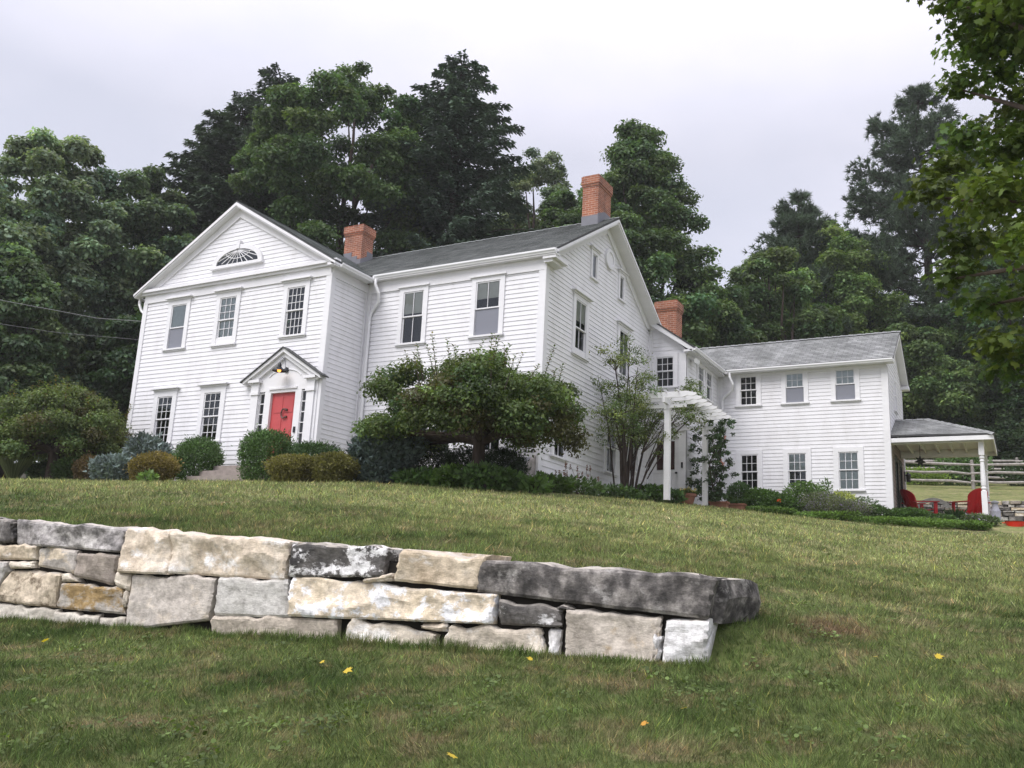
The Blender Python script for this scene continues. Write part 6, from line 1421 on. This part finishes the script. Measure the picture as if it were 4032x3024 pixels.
# ------------------------------------------------------------------ grass
rng = np.random.default_rng(7)
def vnoise(x, y, sc, seed):
    u_, v_ = x / sc, y / sc; i, j = np.floor(u_).astype(np.int64), np.floor(v_).astype(np.int64); f, g = u_ - i, v_ - j; f = f * f * (3 - 2 * f); g = g * g * (3 - 2 * g)
    def hsh(a, b):
        q = (a * 374761393 + b * 668265263 + seed * 974711) & 0x7fffffff; q = ((q ^ (q >> 13)) * 1274126177) & 0x7fffffff; return ((q ^ (q >> 16)) & 0xffff) / 65535.0
    return (hsh(i, j) * (1 - f) + hsh(i + 1, j) * f) * (1 - g) + (hsh(i, j + 1) * (1 - f) + hsh(i + 1, j + 1) * f) * g
def grass(n, d0, d1, hmin, hmax):
    u = rng.random(n); d = d0 * (d1 / d0) ** u; a = np.radians(rng.uniform(-66, 9, n))
    x = CAM[0] + d * np.sin(a); y = CAM[1] + d * np.cos(a)
    rx, ry = x - WR[0], y - WR[1]; t = rx * WN[0] + ry * WN[1]; s = rx * WE[0] + ry * WE[1]
    ok = ~((s > -.02) & (t > -0.02) & (t < 0.62)) & ~((s > -.11) & (s < .2) & (t > 0.1) & (t < 1.0))
    ok &= ~((y > -1.6) & (x < XM + .4)) & ~((y > 11.0) & (x < 24.2)) & ~((x > 13.2) & (x < XE + .4) & (y > 0)) & ~((x > 4.6) & (x < 8) & (y > -1.75))
    x, y, d = x[ok], y[ok], d[ok]; z = ground(x, y); n = len(x)
    h = rng.uniform(hmin, hmax, n) * np.exp(rng.normal(size=n) * .25) ; wd = np.maximum(.0038, .00085 * d) * rng.uniform(.7, 1.3, n)
    q1, q2 = vnoise(x, y, .16, 3), vnoise(x, y, .55, 5); h *= .55 + .75 * q1 + .45 * q2
    lean = rng.normal(size=(n, 2)) * .55 + np.c_[vnoise(x, y, .3, 8) - .5, vnoise(x, y, .3, 9) - .5] * 1.3; ax = np.c_[lean, np.ones(n)]; yaw = rng.random(n) * 6.28; nor = np.c_[np.cos(yaw), np.sin(yaw), np.full(n, .25)]
    c = np.exp(rng.normal(size=(n, 1)) * .36 + (q1[:, None] - .5) * .7) * np.ones((1, 3)); dry = rng.random(n) < .10; c[dry] *= np.array([1.75, 1.35, 1.2]); bright = rng.random(n) < .15; c[bright] *= np.array([1.1, 1.3, .9])
    return cards(NEEDLE, np.c_[x, y, z - .006], ax, nor, h, wd, c)
A_ = grass(460000, 3.2, 14, .028, .058); B_ = grass(260000, 10, 38, .036, .075)
V = np.r_[A_[0], B_[0]]; F = np.r_[A_[1], B_[1] + len(A_[0])]; col = np.r_[A_[2], B_[2]]
o = mesh_np('grass', V, F, col, M['blade']); tag(o, 'short mown grass with dry patches', 'grass', kind='stuff')
# longer tufts at the foot of the wall and along its top edge
n = 17000; s = rng.uniform(-.02, 9.5, n); side_ = rng.random(n) < .72; t = np.where(side_, -.02 - np.abs(rng.normal(size=n)) * .05, rng.normal(size=n) * .05 + .62); e_ = rng.random(n) < .07; s = np.where(e_, rng.uniform(-.55, -.02, n), s); t = np.where(e_, rng.uniform(-.12, 1.2, n), t)
x = WR[0] + WE[0] * s + WN[0] * t; y = WR[1] + WE[1] * s + WN[1] * t; z = ground(x, y); h = rng.uniform(.03, .12, n) * (.5 + vnoise(x, y, .25, 4)); c = np.exp(rng.normal(size=(n, 1)) * .3) * np.array([[1.0, 1.1, .9]])
V, F, col = cards(NEEDLE, np.c_[x, y, z - .01], np.c_[rng.normal(size=(n, 2)) * .4, np.ones(n)], rng.normal(size=(n, 3)) + np.array([0, -.5, 0]), h, .008, c)
o = mesh_np('wall_grass', V, F, col, M['blade']); tag(o, 'longer grass along the stone wall', 'grass', kind='stuff')

# clover and other small broad-leaved weeds
m = 420; d = 3.6 * (16 / 3.6) ** rng.random(m); a = np.radians(rng.uniform(-60, 8, m)); cx_ = CAM[0] + d * np.sin(a); cy_ = CAM[1] + d * np.cos(a)
rs_ = (cx_ - WR[0]) * WE[0] + (cy_ - WR[1]) * WE[1]; rt_ = (cx_ - WR[0]) * WN[0] + (cy_ - WR[1]) * WN[1]; kk = ~((rs_ > -.3) & (rt_ > -.15) & (rt_ < .9)) & (vnoise(cx_, cy_, 1.1, 12) > .42); cx_, cy_ = cx_[kk], cy_[kk]; m = len(cx_)
ix = np.repeat(np.arange(m), 22); N = len(ix); x = cx_[ix] + rng.normal(size=N) * .07; y = cy_[ix] + rng.normal(size=N) * .07; z = ground(x, y) + rng.uniform(.02, .055, N)
ROUNDL = np.array([(0, 0), (.4, .2), (.5, .6), (.25, 1.0), (-.25, 1.0), (-.5, .6), (-.4, .2)]); L = rng.uniform(.014, .032, N)
V, F, col = cards(ROUNDL, np.c_[x, y, z], rng.normal(size=(N, 3)) * np.array([1, 1, .3]), rng.normal(size=(N, 3)) * .4 + np.array([0, -.3, 1]), L, L, np.array([0.098, 0.140, 0.042]) * np.exp(rng.normal(size=(N, 1)) * .25 + (rng.normal(size=m) * .2)[ix][:, None]), .2)
o = mesh_np('clover', V, F, col, M['leaf']); tag(o, 'clover and small weeds in the lawn', 'clover', kind='stuff')

# yellow leaves and dandelions lying on the lawn
YL = [((16.04, -12.91), 'yellow leaf on the grass at the far left'), ((19.46, -12.81), 'larger yellow leaf left of centre on the front lawn'), ((19.08, -12.64), 'upright yellow leaf beside the larger one'), ((20.6, -11.94), 'small yellow leaf near the wall foot'),
      ((23.37, -10.92), 'yellow leaf on the lawn right of the wall end'), ((21.34, -14.24), 'yellow leaf at the bottom edge of the picture'), ((22.01, -13.28), 'small orange-yellow leaf right of centre in the grass'), ((22.99, -11.14), 'tiny yellow leaf above the one right of the wall'), ((22.13, -12.85), 'pale yellow leaf below the wall end')]
for k, ((x, y), lab) in enumerate(YL):
    z = gz(x, y) + .05; r = np.random.default_rng(200 + k); sz = [.075, .085, .05, .05, .065, .07, .05, .04, .05][k]
    V, F, c = cards(MAPLE, np.array([[x, y, z]]), np.array([[r.normal(), r.normal(), .25]]), np.array([[r.normal() * .3, -.6, 1.0]]), np.array([sz]), np.array([sz * .8]), np.array([[0.62, 0.46, 0.05]]) if k != 6 else np.array([[0.60, 0.30, 0.05]]))
    o = mesh_np('fallen_leaf', V, F, c, M['petal'], None, (x, y, z)); tag(o, lab, 'leaf', 'yellow leaves on the lawn')

# ------------------------------------------------------------------ damp summer air
mb = MB(); mb.box(I3, -75, 75, -45, 112, -8, 42); hz = mb.build('haze', M['cable'])
hm = bpy.data.materials.new('haze'); hm.use_nodes = True; hm.node_tree.nodes.clear()
ho = hm.node_tree.nodes.new('ShaderNodeOutputMaterial'); hv = hm.node_tree.nodes.new('ShaderNodeVolumePrincipled')
hv.inputs['Color'].default_value = (0.93, 0.95, 0.97, 1); hv.inputs['Density'].default_value = 0.0005; hv.inputs['Anisotropy'].default_value = 0.2
hm.node_tree.links.new(hv.outputs[0], ho.inputs['Volume']); hz.data.materials.clear(); hz.data.materials.append(hm)
tag(hz, 'thin damp summer haze', 'haze', kind='stuff')
scn.cycles.volume_bounces = 1
